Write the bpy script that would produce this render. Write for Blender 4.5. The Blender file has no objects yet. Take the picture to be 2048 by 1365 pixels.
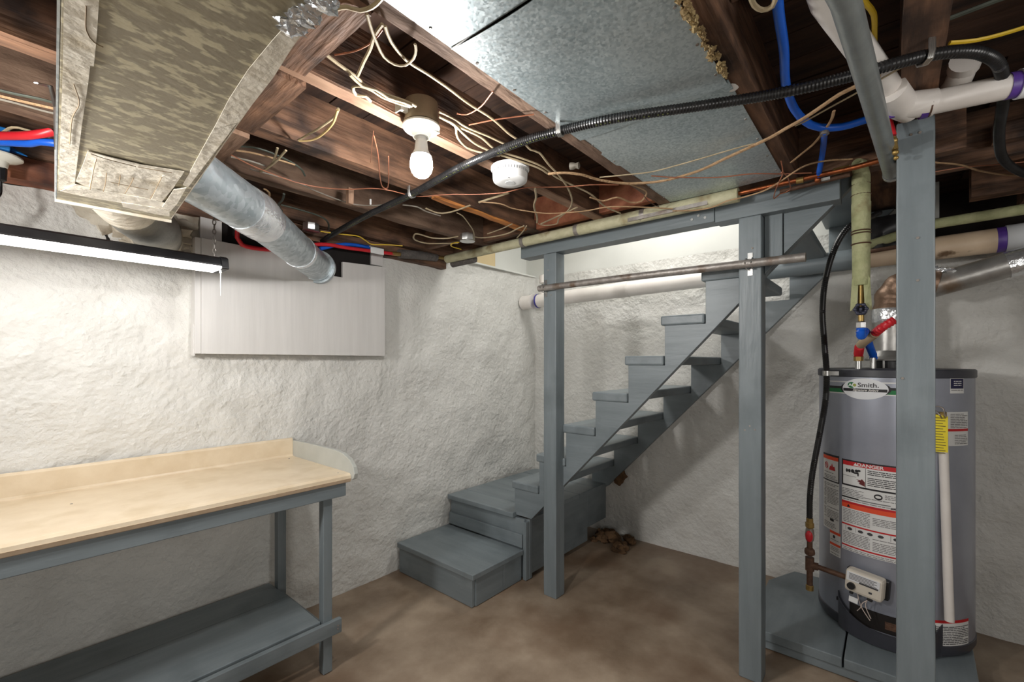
import bpy, math, random
from mathutils import Vector, Matrix, noise
random.seed(7)
C = bpy.data.collections.new('basement'); bpy.context.scene.collection.children.link(C)
scene = bpy.context.scene
# ---------------- camera, world, lights, exposure ----------------
F_PX, HOR, EYE, AZ = 893.0, 725.0, 1.4, math.radians(40.3)
cam = bpy.data.cameras.new('camera'); co = bpy.data.objects.new('camera', cam); C.objects.link(co)
co.location = (0, 0, EYE); co.rotation_euler = (math.pi/2, 0, AZ - math.pi/2)
cam.lens = F_PX/2048*36; cam.sensor_width = 36; cam.shift_y = (HOR-682.5)/2048; cam.clip_start = .02
scene.camera = co
w = bpy.data.worlds.new('world'); scene.world = w; w.use_nodes = True
w.node_tree.nodes['Background'].inputs[0].default_value = (.9, .95, 1, 1)
w.node_tree.nodes['Background'].inputs[1].default_value = .05
scene.view_settings.view_transform = 'Standard'; scene.view_settings.look = 'None'
scene.view_settings.gamma = 1; scene.view_settings.use_curve_mapping = False
scene.view_settings.exposure = 0.5
def area(name, loc, rot, sx, sy, power, col):
    l = bpy.data.lights.new(name, 'AREA'); l.shape = 'RECTANGLE'; l.size = sx; l.size_y = sy; l.energy = power; l.color = col
    o = bpy.data.objects.new(name, l); o.location = loc; o.rotation_euler = rot; C.objects.link(o); return o
BULB_E, STRIP_E = 330, 4.8
area('fill_behind', (-1.1, -.9, 1.1), (math.radians(105), 0, math.radians(-50)), 1.2, 1.0, 10, (1, .97, .93))  # added soft fill behind the camera, aimed up to lift the ceiling; no fixture
area('fill_side', (-.45, 1.55, 1.76), (math.radians(82), 0, math.radians(-96)), .16, .16, 15, (1, .97, .94))  # added fill from camera-left to strengthen shadows on the right; no fixture
area('fill_right', (.7, -1.3, 1.7), (math.radians(70), 0, math.radians(-20)), .6, .5, 9, (1, .97, .93))  # added fill to brighten the heater side; no fixture
area('stairwell_light', (2.75, 1.2, 3.0), (0, 0, 0), .5, .9, 15, (1, .98, .94))

# ---------------- where a thing seen at a pixel stands on a real plane ----------------
_c, _s = math.cos(AZ), math.sin(AZ)
def ray(px, py):
    r = (px-1024)/F_PX; return Vector((_c+r*_s, _s-r*_c, (HOR-py)/F_PX))
EYEV = Vector((0, 0, EYE))
def PX(px, py, X): d = ray(px, py); return EYEV + d*(X/d.x)
def PY(px, py, Y): d = ray(px, py); return EYEV + d*(Y/d.y)
def PZ(px, py, Z): d = ray(px, py); return EYEV + d*((Z-EYE)/d.z)
# ---------------- mesh helpers ----------------
class MB:
    def __init__(s): s.v = []; s.f = []; s.sm = []
    def add(s, vs, fs, smooth=False):
        n = len(s.v); s.v += [Vector(v) for v in vs]; s.f += [tuple(n+i for i in f) for f in fs]; s.sm += [smooth]*len(fs); return s
    def box(s, lo, hi, M=None):
        x0, y0, z0 = lo; x1, y1, z1 = hi
        vs = [Vector(p) for p in ((x0,y0,z0),(x1,y0,z0),(x1,y1,z0),(x0,y1,z0),(x0,y0,z1),(x1,y0,z1),(x1,y1,z1),(x0,y1,z1))]
        if M: vs = [M @ v for v in vs]
        return s.add(vs, [(0,3,2,1),(4,5,6,7),(0,1,5,4),(1,2,6,5),(2,3,7,6),(3,0,4,7)])
    def rough(s, lo, hi, jit=.003, seg=None):
        # long board with uneven faces
        L = [hi[i]-lo[i] for i in range(3)]; a = L.index(max(L)); n = seg or max(2, int(L[a]/.06)); b, c = [i for i in range(3) if i != a]
        ring = []
        m = 3
        for i in range(m): ring.append((i/m, 0))
        for i in range(m): ring.append((1, i/m))
        for i in range(m): ring.append((1-i/m, 1))
        for i in range(m): ring.append((0, 1-i/m))
        R = len(ring); vs = []; fs = []
        for k in range(n+1):
            for (u, v) in ring:
                p = [0, 0, 0]; p[a] = lo[a]+L[a]*k/n; p[b] = lo[b]+L[b]*u; p[c] = lo[c]+L[c]*v
                q = Vector(p); nn = noise.noise_vector(q*9)*jit + noise.noise_vector(q*40)*jit*.5
                q[b] += nn[b]; q[c] += nn[c]; vs.append(q)
        for k in range(n):
            for i in range(R):
                j = (i+1) % R; fs.append((k*R+i, k*R+j, (k+1)*R+j, (k+1)*R+i))
        fs.append(tuple(range(R))[::-1]); fs.append(tuple(n*R+i for i in range(R)))
        if a == 1: fs = [f[::-1] for f in fs]
        return s.add(vs, fs)
    def tube(s, pts, r, n=10, caps=True, rf=None, flat=1.0):
        pts = [Vector(p) for p in pts]; N = len(pts); up = Vector((.13, .21, .97)); vs = []; fs = []; prev = None
        for i, p in enumerate(pts):
            t = (pts[min(i+1, N-1)]-pts[max(i-1, 0)]).normalized()
            if prev is None: a = t.cross(up).normalized() if abs(t.dot(up)) < .95 else t.cross(Vector((1, 0, 0))).normalized()
            else: a = (prev - t*prev.dot(t)).normalized()
            prev = a; b = t.cross(a); rr = rf(i) if rf else (r[i] if isinstance(r, (list, tuple)) else r)
            for k in range(n):
                th = 2*math.pi*k/n; vs.append(p + a*(math.cos(th)*rr) + b*(math.sin(th)*rr*flat))
        for i in range(N-1):
            for k in range(n):
                j = (k+1) % n; fs.append((i*n+k, i*n+j, (i+1)*n+j, (i+1)*n+k))
        if caps: fs.append(tuple(range(n))[::-1]); fs.append(tuple((N-1)*n+k for k in range(n)))
        return s.add(vs, fs, True)
    def cyl(s, a, b, r, n=20, r2=None): return s.tube([a, b], [r, r if r2 is None else r2], n)
    def lathe(s, prof, o=(0, 0, 0), n=32, axis=None, cap=True):
        # prof: (r, h) along z (or the given axis)
        o = Vector(o); M = Matrix.Identity(3) if axis is None else Vector((0, 0, 1)).rotation_difference(Vector(axis).normalized()).to_matrix()
        vs = []; fs = []; m = len(prof)
        for r, h in prof:
            for k in range(n):
                t = 2*math.pi*k/n; vs.append(o + M @ Vector((r*math.cos(t), r*math.sin(t), h)))
        for i in range(m-1):
            for k in range(n):
                j = (k+1) % n; fs.append((i*n+k, i*n+j, (i+1)*n+j, (i+1)*n+k))
        if cap: fs.append(tuple(range(n))[::-1]); fs.append(tuple((m-1)*n+k for k in range(n)))
        return s.add(vs, fs, True)
    def prism(s, poly, axis, a, b):
        # poly in the two other coordinates, extruded from a to b along axis (0,1,2)
        n = len(poly); o = [i for i in range(3) if i != axis]; vs = []
        for h in (a, b):
            for (u, v) in poly:
                p = [0, 0, 0]; p[axis] = h; p[o[0]] = u; p[o[1]] = v; vs.append(p)
        fs = [tuple(range(n))[::-1], tuple(range(n, 2*n))] + [(i, (i+1) % n, n+(i+1) % n, n+i) for i in range(n)]
        return s.add(vs, fs)
    def ball(s, c, r, n=12, m=8, sq=(1, 1, 1), rough=0, seed=0):
        vs = []; fs = []; c = Vector(c)
        for i in range(m+1):
            ph = math.pi*i/m
            for k in range(n):
                t = 2*math.pi*k/n; d = Vector((math.sin(ph)*math.cos(t), math.sin(ph)*math.sin(t), -math.cos(ph)))
                q = r*(1+rough*noise.noise(d*1.7+Vector((seed*3.1, seed, 0)))); vs.append(c+Vector((d.x*q*sq[0], d.y*q*sq[1], d.z*q*sq[2])))
        for i in range(m):
            for k in range(n):
                j = (k+1) % n; fs.append((i*n+k, i*n+j, (i+1)*n+j, (i+1)*n+k))
        return s.add(vs, fs, True)
ORG = {}
def obj(name, mb, mat, parent=None, bevel=0, label=None, sharp=35, base=False):
    me = bpy.data.meshes.new(name)
    if parent is not None: off = ORG[parent.name]
    elif base:
        xs = [v.x for v in mb.v]; ys = [v.y for v in mb.v]; zs = [v.z for v in mb.v]
        off = Vector(((min(xs)+max(xs))/2, (min(ys)+max(ys))/2, min(zs)))
    else: off = Vector((0, 0, 0))
    me.from_pydata([v-off for v in mb.v], [], mb.f); me.validate(clean_customdata=False)
    if len(me.polygons) == len(mb.sm): me.polygons.foreach_set('use_smooth', mb.sm)
    me.update(); me.materials.append(mat)
    if any(mb.sm): me.set_sharp_from_angle(angle=math.radians(sharp))
    o = bpy.data.objects.new(name, me); C.objects.link(o)
    if parent is not None: o.parent = parent
    else: o.location = off
    ORG[o.name] = off
    if bevel:
        m = o.modifiers.new('bevel', 'BEVEL'); m.width = bevel; m.segments = 2; m.limit_method = 'ANGLE'; m.angle_limit = math.radians(50)
    if label: o['label'] = label
    return o
def thing(name, label, cat, loc, group=None):
    o = bpy.data.objects.new(name, None); C.objects.link(o); o.location = loc; o.empty_display_size = .05
    ORG[o.name] = Vector(loc); o['label'] = label; o['category'] = cat
    if group: o['group'] = group
    return o
def single(name, mb, mat, label, cat, group=None, bevel=0):
    o = obj(name, mb, mat, None, bevel, label, base=True); o['category'] = cat
    if group: o['group'] = group
    return o
def struct(name, mb, mat, parent=None, bevel=0):
    o = obj(name, mb, mat, parent, bevel)
    if parent is None: o['kind'] = 'structure'
    return o
def board(name, lo, hi, mat, parent, bevel=.003, label=None): return obj(name, MB().box(lo, hi), mat, parent, bevel, label)
def spline(pts, step=.02):
    pts = [Vector(p) for p in pts]
    if len(pts) < 3: return pts
    P = [pts[0]*2-pts[1]] + pts + [pts[-1]*2-pts[-2]]; out = []
    for i in range(1, len(P)-2):
        a, b, c, d = P[i-1:i+3]; n = max(2, int((c-b).length/step))
        for k in range(n):
            t = k/n; out.append(.5*((2*b)+(c-a)*t+(2*a-5*b+4*c-d)*t*t+(3*b-a-3*c+d)*t**3))
    out.append(pts[-1]); return out
# ---------------- materials ----------------
def nodes(name):
    m = bpy.data.materials.new(name); m.use_nodes = True; nt = m.node_tree; return m, nt, nt.nodes['Principled BSDF']
def srgb(r, g, b): return tuple((x/255/12.92 if x <= 10 else ((x/255+.055)/1.055)**2.4) for x in (r, g, b)) + (1,)
def pm(name, c1, c2=None, scale=5, rough=.6, metal=0, bump=0, bscale=60, stretch=(1, 1, 1), detail=6, lo=.35, hi=.65, rvar=0, c3=None, s3=2, lo3=.55, hi3=.7, coat=0, bdist=.01):
    m, nt, bs = nodes(name); N = nt.nodes.new; Lk = nt.links.new
    c1 = srgb(*c1); c2 = srgb(*c2) if c2 else c1
    tc = N('ShaderNodeTexCoord'); mp = N('ShaderNodeMapping'); mp.inputs['Scale'].default_value = stretch
    Lk(tc.outputs['Object'], mp.inputs['Vector'])
    nz = N('ShaderNodeTexNoise'); nz.inputs['Scale'].default_value = scale; nz.inputs['Detail'].default_value = detail; nz.inputs['Roughness'].default_value = .6
    Lk(mp.outputs[0], nz.inputs['Vector'])
    rp = N('ShaderNodeValToRGB'); rp.color_ramp.elements[0].position = lo; rp.color_ramp.elements[1].position = hi
    rp.color_ramp.elements[0].color = c1; rp.color_ramp.elements[1].color = c2
    Lk(nz.outputs['Fac'], rp.inputs[0]); col = rp.outputs[0]
    if c3:
        n3 = N('ShaderNodeTexNoise'); n3.inputs['Scale'].default_value = s3; n3.inputs['Detail'].default_value = 5; Lk(tc.outputs['Object'], n3.inputs['Vector'])
        r3 = N('ShaderNodeMapRange'); r3.inputs['From Min'].default_value = lo3; r3.inputs['From Max'].default_value = hi3; Lk(n3.outputs['Fac'], r3.inputs['Value'])
        mx = N('ShaderNodeMix'); mx.data_type = 'RGBA'; Lk(r3.outputs[0], mx.inputs['Factor']); Lk(col, mx.inputs['A']); mx.inputs['B'].default_value = srgb(*c3); col = mx.outputs['Result']
    Lk(col, bs.inputs['Base Color']); bs.inputs['Roughness'].default_value = rough; bs.inputs['Metallic'].default_value = metal
    if coat: bs.inputs['Coat Weight'].default_value = coat; bs.inputs['Coat Roughness'].default_value = .3
    if rvar:
        mr = N('ShaderNodeMapRange'); mr.inputs['To Min'].default_value = rough-rvar; mr.inputs['To Max'].default_value = rough+rvar; Lk(nz.outputs['Fac'], mr.inputs['Value']); Lk(mr.outputs[0], bs.inputs['Roughness'])
    if bump:
        nb = N('ShaderNodeTexNoise'); nb.inputs['Scale'].default_value = bscale; nb.inputs['Detail'].default_value = 5; Lk(mp.outputs[0], nb.inputs['Vector'])
        b = N('ShaderNodeBump'); b.inputs['Strength'].default_value = bump; b.inputs['Distance'].default_value = bdist; Lk(nb.outputs['Fac'], b.inputs['Height']); Lk(b.outputs[0], bs.inputs['Normal'])
    return m
def emit(name, col, e):
    m, nt, bs = nodes(name); bs.inputs['Base Color'].default_value = (1, 1, 1, 1); bs.inputs['Emission Color'].default_value = (*col, 1); bs.inputs['Emission Strength'].default_value = e; return m
ST = {'x': (.12, 1, 1), 'y': (1, .12, 1), 'z': (1, 1, .12)}
GREY = {a: pm('grey_painted_wood_'+a, (108, 117, 121), (121, 130, 134), 14, .42, 0, .35, 45, ST[a], c3=(97, 106, 110), s3=3, bdist=.004) for a in 'xyz'}
JOI = {a: pm('old_joist_wood_'+a, (70, 50, 38), (138, 102, 78), 24, .72, 0, .8, 60, ST[a], c3=(44, 31, 25), s3=5, lo3=.48, hi3=.66, bdist=.006) for a in 'xyz'}
LWD = {a: pm('pale_sawn_wood_'+a, (128, 98, 78), (164, 132, 108), 22, .72, 0, .6, 60, ST[a], c3=(112, 82, 64), s3=5, lo3=.52, hi3=.72) for a in 'xyz'}
DRK = pm('dark_floor_boards', (44, 32, 26), (84, 60, 46), 22, .85, 0, .5, 30, ST['y'])
RED = pm('reddish_board', (128, 72, 48), (158, 100, 70), 16, .7, 0, .5, 30, ST['x'], c3=(70, 40, 30), s3=4)
BARK = pm('rough_bark_edge', (92, 70, 56), (128, 104, 86), 12, .9, 0, 1, 30, (.3, 1, 1), c3=(58, 42, 34), s3=5)
SPLT = pm('split_wood', (206, 136, 70), (140, 86, 48), 20, .8, 0, .8, 40, ST['x'])
PLAS = pm('white_painted_masonry', (204, 203, 198), (214, 213, 208), 3, .55, 0, .9, 36, detail=10, bdist=.012, c3=(196, 194, 188), s3=4, lo3=.55, hi3=.8)
SMOO = pm('smooth_white_wall', (214, 215, 210), (219, 220, 215), 3, .6)
BEIG = pm('beige_board', (206, 184, 140), (214, 194, 152), 4, .6)
CONC = pm('brown_concrete', (124, 105, 86), (168, 150, 130), 2.8, .38, 0, .25, 25, detail=10, rvar=.1, c3=(108, 82, 60), s3=1.7, lo3=.48, hi3=.7, bdist=.006)
WPAN = pm('white_painted_plywood', (200, 198, 195), (208, 206, 203), 20, .45, 0, .35, 30, (1, 1, .06), bdist=.004)
LAMI = pm('beige_laminate', (208, 190, 162), (218, 202, 176), 9, .35, 0, .05, 60, c3=(200, 181, 150), s3=6)
LAME = pm('laminate_edge', (196, 172, 144), (208, 186, 160), 30, .4)
def spangle(name, c1, c2, scale, rough, metal=1):
    m, nt, bs = nodes(name); N = nt.nodes.new; Lk = nt.links.new
    tc = N('ShaderNodeTexCoord'); v = N('ShaderNodeTexVoronoi'); v.inputs['Scale'].default_value = scale; nz = N('ShaderNodeTexNoise'); nz.inputs['Scale'].default_value = 2.5
    Lk(tc.outputs['Object'], v.inputs['Vector']); Lk(tc.outputs['Object'], nz.inputs['Vector'])
    sx = N('ShaderNodeSeparateColor'); Lk(v.outputs['Color'], sx.inputs[0])
    ad = N('ShaderNodeMath'); ad.operation = 'MULTIPLY_ADD'; ad.inputs[1].default_value = .5; Lk(sx.outputs[0], ad.inputs[0]); Lk(nz.outputs['Fac'], ad.inputs[2])
    rp = N('ShaderNodeValToRGB'); rp.color_ramp.elements[0].position = .45; rp.color_ramp.elements[1].position = 1; rp.color_ramp.elements[0].color = srgb(*c1); rp.color_ramp.elements[1].color = srgb(*c2)
    Lk(ad.outputs[0], rp.inputs[0]); Lk(rp.outputs[0], bs.inputs['Base Color']); bs.inputs['Metallic'].default_value = metal
    mr = N('ShaderNodeMapRange'); mr.inputs['To Min'].default_value = rough-.08; mr.inputs['To Max'].default_value = rough+.1; Lk(sx.outputs[1], mr.inputs['Value']); Lk(mr.outputs[0], bs.inputs['Roughness'])
    return m
SHEET = spangle('galvanized_sheet', (170, 184, 188), (210, 220, 222), 160, .42, .75)
GALV = spangle('galvanized_duct', (160, 170, 175), (196, 204, 208), 55, .38, .7)
DUCT = pm('mottled_duct_metal', (148, 140, 120), (194, 186, 158), 22, .5, .2, .1, 50, (1, 1.9, 1), detail=3, lo=.5, hi=.58, c3=(140, 130, 106), s3=3)
TAPE = pm('cream_foil_tape', (222, 214, 196), (234, 228, 213), 12, .4, 0, .6, 25, c3=(196, 182, 154), s3=7, lo3=.58, hi3=.75)
FOIL = pm('crumpled_foil', (215, 218, 220), (238, 240, 242), 20, .22, .75, .9, 26, bdist=.01)
STEEL = pm('dull_steel', (132, 126, 120), (160, 154, 148), 30, .45, .45, .2, 80, c3=(112, 94, 80), s3=12)
CHROM = pm('zinc_steel', (180, 180, 178), (200, 200, 198), 30, .3, .95)
GREYP = pm('grey_conduit_steel', (140, 146, 146), (156, 162, 161), 10, .4, .6, .1, 60)
BLKP = pm('black_jacket', (26, 26, 27), (40, 40, 41), 20, .33)
GREEN = pm('faded_green_print', (96, 104, 52), (120, 128, 66), 20, .5)
BLK = pm('black_plastic', (22, 22, 24), (32, 32, 34), 20, .45)
DGR = pm('charcoal_enamel', (54, 55, 62), (62, 63, 70), 10, .4)
HEAT = pm('silver_grey_enamel', (152, 156, 168), (164, 168, 180), 4, .33, .35)
PVC = pm('white_plastic_pipe', (216, 210, 204), (224, 219, 213), 8, .4)
PVCD = pm('dirty_plastic_pipe', (202, 178, 150), (216, 194, 168), 7, .5, c3=(112, 88, 66), s3=9, lo3=.6, hi3=.68)
PURP = pm('purple_primer', (76, 48, 132), (98, 66, 156), 20, .45)
NAVY = pm('dark_blue_primer', (52, 48, 130), (70, 66, 150), 20, .45)
WRAP = pm('yellowed_pipe_wrap', (176, 172, 140), (196, 192, 162), 14, .8, 0, .5, 60, c3=(140, 126, 92), s3=9)
WRAPG = pm('green_tinged_pipe_wrap', (150, 154, 112), (178, 178, 138), 14, .8, 0, .5, 60, c3=(120, 104, 66), s3=9)
COPP = pm('copper_pipe', (176, 104, 66), (150, 84, 52), 20, .4, .9, .1)
COPW = pm('bare_copper_wire', (170, 112, 84), (150, 94, 70), 20, .5, .3)
NM = pm('cream_cable_jacket', (162, 146, 116), (186, 170, 140), 16, .55)
NMT = pm('tan_cloth_cable', (160, 128, 94), (186, 154, 118), 30, .8, 0, .6, 90)
NMG = pm('grey_cable_jacket', (128, 122, 112), (150, 144, 132), 20, .6)
OLV = pm('dark_green_cable', (62, 68, 60), (80, 86, 76), 20, .6)
YEL = pm('yellow_cable', (214, 178, 38), (224, 190, 50), 20, .5)
BLUE = pm('blue_plastic_pipe', (20, 88, 196), (28, 98, 208), 10, .35)
REDP = pm('red_plastic_pipe', (196, 34, 44), (206, 42, 52), 10, .38)
RUST = pm('rusty_brown_iron', (84, 60, 48), (108, 80, 62), 30, .6, .3, .4)
BRAS = pm('aged_brass', (150, 124, 70), (176, 148, 92), 30, .45, .7)
WHIT = pm('white_plastic', (228, 229, 228), (233, 234, 233), 10, .4)
PORC = pm('aged_white_porcelain', (222, 220, 208), (230, 228, 218), 10, .3)
BOXM = pm('tan_metal_box', (138, 122, 98), (150, 134, 110), 16, .55, .3)
PAPER = pm('label_paper', (214, 214, 212), (220, 220, 218), 10, .5)
INK = pm('label_ink', (60, 58, 60), (66, 64, 66), 10, .6)
INKB = pm('label_black', (26, 24, 28), (30, 28, 32), 10, .5)
LRED = pm('label_red', (186, 26, 32), (192, 32, 38), 10, .5)
LORG = pm('label_orange', (222, 76, 40), (228, 84, 46), 10, .5)
LGRN = pm('label_green', (18, 112, 58), (24, 118, 64), 10, .5)
LOLV = pm('label_olive', (150, 158, 70), (156, 164, 76), 10, .5)
LYEL = pm('tag_yellow', (224, 204, 28), (230, 210, 38), 10, .5)
IVOR = pm('ivory_plastic', (206, 198, 184), (214, 206, 192), 10, .45)
INSU = pm('yellow_insulation', (176, 156, 112), (136, 112, 76), 30, .95, 0, 1, 40)
FOAM = pm('grey_foam_insulation', (88, 84, 82), (110, 104, 100), 25, .95, 0, 1, 60)
STON = pm('whitewashed_stone', (178, 170, 154), (200, 193, 178), 8, .85, 0, .9, 30, c3=(140, 126, 108), s3=6)
DIRT = pm('brown_earth', (84, 62, 42), (116, 88, 60), 16, .95, 0, 1, 30)
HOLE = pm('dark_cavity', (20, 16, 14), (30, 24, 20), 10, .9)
GASK = pm('galvanized_flue', (152, 150, 146), (178, 176, 172), 8, .38, .6, .15, 30, c3=(132, 114, 96), s3=6)
FLEX = pm('browned_flex_elbow', (118, 94, 76), (150, 124, 104), 14, .45, .6, .2)

# ================= SETTING =================
ZJ, WY, WX = 2.16, 2.53, 3.32
def relief(p, amp):
    v = noise.fractal(p*1.6, 1, 2.1, 3)*amp + noise.fractal(p*7+Vector((3, 1, 0)), 1, 2.1, 4)*amp*.55
    r = abs(noise.noise(p*2.4+Vector((9, 4, 2)))); return v - max(0, .055-r)*amp*3.0
def wall_grid(o, u, v, nu, nv, amp, nrm, topf=None):
    mb = MB(); o = Vector(o); u = Vector(u); v = Vector(v); nrm = Vector(nrm); vs = []
    for j in range(nv+1):
        for i in range(nu+1):
            p = o + u*(i/nu) + v*(j/nv)
            if topf and j > nv-12: p.z += (topf(p)-o.z-v.z)*((j-(nv-12))/12)
            vs.append(p + nrm*relief(p, amp))
    fs = [(j*(nu+1)+i, j*(nu+1)+i+1, (j+1)*(nu+1)+i+1, (j+1)*(nu+1)+i) for j in range(nv) for i in range(nu)]
    mb.add(vs, fs, True); return mb
fl = wall_grid((-2.2, -2.2, 0), (5.9, 0, 0), (0, 5.0, 0), 80, 70, .004, (0, 0, 1))
struct('floor', fl, CONC)
def top_left(p):
    x = p.x; z = 2.075 + .012*noise.noise(p*9)
    if .2 < x < .36: z = 2.065-.05*(x-.2)/.16
    elif .36 <= x < .64: z = 1.955
    elif x > 2.2: z = 2.2
    elif x >= 1.62: z = 2.09
    elif x >= .64: z = 2.04
    return z
wl = struct('wall_left', wall_grid((-2.2, WY, -.02), (5.6, 0, 0), (0, 0, 2.1), 360, 134, .017, (0, -1, 0), top_left), PLAS)
def top_right(p):
    return 2.18 if p.y > .06 else 1.985 + .02*noise.noise(p*7)
wr = struct('wall_right', wall_grid((WX, WY+.1, -.02), (0, -4.9, 0), (0, 0, 2.2), 300, 134, .015, (-1, 0, 0), top_right), PLAS)
obj('pocket_backing', MB().box((3.6, -2.3, 1.9), (3.66, .08, 2.44)).box((3.34, -2.3, 1.9), (3.6, .06, 1.96)).box((3.34, .06, 1.9), (3.6, .1, 2.4)), pm('pocket_shade', (30, 24, 20), (40, 32, 26), 10, .9), wr)  # added boxes; near-black colour stands in for shade in the pocket, stops light leaking
struct('wall_back', MB().box((-2.3, -2.3, 0), (-2.2, 2.7, 2.4)), PLAS)
struct('wall_front', MB().box((-2.3, -2.3, 0), (3.7, -2.2, 2.4)), PLAS)
# masonry behind the plaster tops and the stairwell shell above
struct('trim_ledge', MB().box((2.16, WY-.012, 2.185), (3.31, 2.66, 2.2)), SMOO, bevel=.003)
struct('wall_stairwell_left', MB().box((2.2, 2.64, 2.2), (3.5, 2.7, 3.2)), SMOO)
struct('trim_board', MB().box((2.26, 2.615, 2.2), (2.86, 2.64, 2.42)), BEIG, bevel=.002)
struct('wall_stairwell_right', MB().box((WX+.005, -.2, 2.18), (3.5, 2.64, 3.2)), SMOO)
struct('wall_stairwell_inner', MB().box((2.19, -.2, 2.38), (2.25, 2.64, 3.2)), SMOO)
struct('wall_stairwell_end', MB().box((2.25, -.26, 2.38), (3.32, -.2, 3.2)), SMOO)
struct('ceiling_stairwell', MB().box((2.19, -.26, 3.2), (3.5, 2.7, 3.25)), SMOO)
# rubble where the plaster has fallen away, under the duct
st = 0
for i, (x, z, r) in enumerate([(.30,2.03,.04),(.35,2.0,.05),(.40,1.96,.045),(.45,2.02,.05),(.50,1.955,.05),(.56,1.93,.045),(.60,2.0,.05),(.635,1.92,.04),(.64,2.06,.04),(.48,1.91,.04),(.545,2.06,.05),(.40,2.07,.045),(.60,1.875,.03),(.42,1.905,.03),(.535,1.875,.028)]):
    obj('stone', MB().ball((x, WY+.004, z), r*1.15, 14, 9, (1.3, .8, .9), .9, i), STON, wl)
# ceiling: sub-floor backing, boards, joists
ce = struct('ceiling', MB().box((-2.3, -2.3, 2.375), (2.19, 2.7, 2.44)).box((2.19, -2.3, 2.375), (3.7, -.15, 2.44)), DRK)
for i in range(30):
    x0 = -.7 + i*.138; y0, y1 = (-1.9, 2.5) if x0 < 2.0 else (-1.9, -.28)
    if x0 > 3.2: break
    obj('subfloor_board', MB().rough((x0, y0, 2.352+random.uniform(-.002, .002)), (x0+.132, y1, 2.374), .0012, 18), DRK, ce)
YJ = [(2.44, .05), (2.02, .05), (1.60, .052), (1.175, .052), (.815, .045), (.315, .05), (-.06, .08), (-.5, .05), (-.92, .05)]
for yc, wd in YJ:
    x1 = 2.19 if yc > .1 else (2.42 if yc > -.1 else 3.3)
    m = BARK if abs(yc-2.02) < .01 else JOI['x']
    b = obj('joist', MB().rough((-2.0, yc-wd/2, ZJ), (x1, yc+wd/2, 2.352), .006 if m is BARK else .0022), m, ce)
# lighter sawn edge strip under the joist that carries the lamp; ledger along the next
obj('joist_edge', MB().rough((-.6, 1.152, ZJ-.006), (2.15, 1.2, ZJ+.002), .0012), LWD['x'], ce, label='paler sawn bottom edge of a joist')
obj('ledger_strip', MB().rough((-.6, 1.555, ZJ), (2.1, 1.578, ZJ+.055), .0015), JOI['x'], ce)
obj('split_edge', MB().rough((1.32, 1.575, ZJ-.012), (1.98, 1.606, ZJ+.004), .008), SPLT, ce, label='bright splintered edge where the joist has split')
obj('bark_edge', MB().rough((-.6, .79, ZJ-.008), (2.08, .845, ZJ+.003), .004), BARK, ce)
# blocking between joists and hanger boards beside the duct
for lo, hi, mt in [((.36,.84,2.135),(.53,1.148,2.158),JOI['y']), ((.42,1.205,2.14),(.56,1.57,2.16),JOI['y']), ((.45,1.63,2.145),(.57,1.99,2.165),LWD['y']),
                   ((2.05,.845,2.17),(2.09,1.15,2.345),RED), ((2.05,1.205,2.165),(2.09,1.57,2.345),RED), ((2.06,1.63,2.17),(2.1,1.99,2.345),JOI['y']),
                   ((1.93,2.05,2.17),(1.97,2.41,2.345),JOI['y']), ((2.42,-1.9,ZJ),(2.5,-.1,2.35),JOI['y']), ((2.34,-.95,ZJ+.03),(2.38,-.28,ZJ+.09),JOI['y']), ((2.9,-1.9,ZJ-.01),(2.98,-.28,2.35),JOI['y']), ((1.1,-.015,2.25),(1.14,.285,2.35),JOI['y'])]:
    obj('blocking', MB().rough(lo, hi, .002), mt, ce)
q = [PY(x, y, WY-.004) for x, y in ((112, 388), (135, 398), (158, 402), (168, 415), (180, 410), (190, 428), (200, 445), (208, 462), (216, 478), (220, 492))]
obj('plaster_crack', MB().tube(spline([p+Vector((0, 0, .004*math.sin(i*2.3))) for i, p in enumerate(q)], .01), .0, 6, rf=lambda i: .0035+.003*abs(math.sin(i*1.7))), HOLE, wl)
obj('sill_plate', MB().rough((-1.5, 2.44, 2.075), (.34, 2.53, 2.16), .006), RED, ce)
obj('sill_plate', MB().rough((.34, 2.48, 2.085), (2.18, 2.56, 2.16), .005), JOI['x'], ce)
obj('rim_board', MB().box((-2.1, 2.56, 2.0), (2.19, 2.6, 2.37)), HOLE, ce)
obj('added_landing_framing', MB().rough((2.25, -.14, 2.262), (3.31, .30, 2.38), .002), JOI['x'], ce)  # added to cover the bright stairwell wall so this area stays dark
obj('rim_joist', MB().rough((2.195, -.2, 2.146), (2.245, 2.6, 2.385), .002), JOI['y'], ce)
obj('trimmer_joist', MB().rough((2.27, -.14, 2.17), (3.3, -.09, 2.37), .002), JOI['x'], ce)
# ================= STAIRS =================
hb = thing('header_beam', 'long grey painted beam over the stair opening, resting on two posts', 'beam', (2.215, .95, 2.05))
obj('beam_timber', MB().rough((2.172, .62, 2.05), (2.262, 1.77, 2.14), .001), GREY['y'], hb, .003)
obj('beam_timber', MB().rough((2.172, .152, 2.043), (2.262, .618, 2.14), .001), GREY['y'], hb, .003)
for yy, zz in [(.66, 2.075), (.69, 2.09), (.72, 2.078)]:
    obj('screw', MB().cyl((2.168, yy, zz), (2.175, yy, zz), .006, 10), CHROM, hb)
def post(x, y, w_, z1, lab, knots):
    t = thing('support_post', lab, 'post', (x, y, 0), 'grey timber support posts'); h = w_/2
    obj('timber', MB().rough((x-h, y-h, 0.001), (x+h, y+h, z1), .0012), GREY['z'], t, .004)
    for dy, z in knots: obj('screw', MB().cyl((x-h-.002, y+dy, z), (x-h+.003, y+dy, z), .004, 8), STEEL, t)
    return t
post(2.217, 1.548, .09, 2.049, 'grey painted square timber post beside the bottom step', [(.01, 1.95), (-.01, 1.80)])
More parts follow.
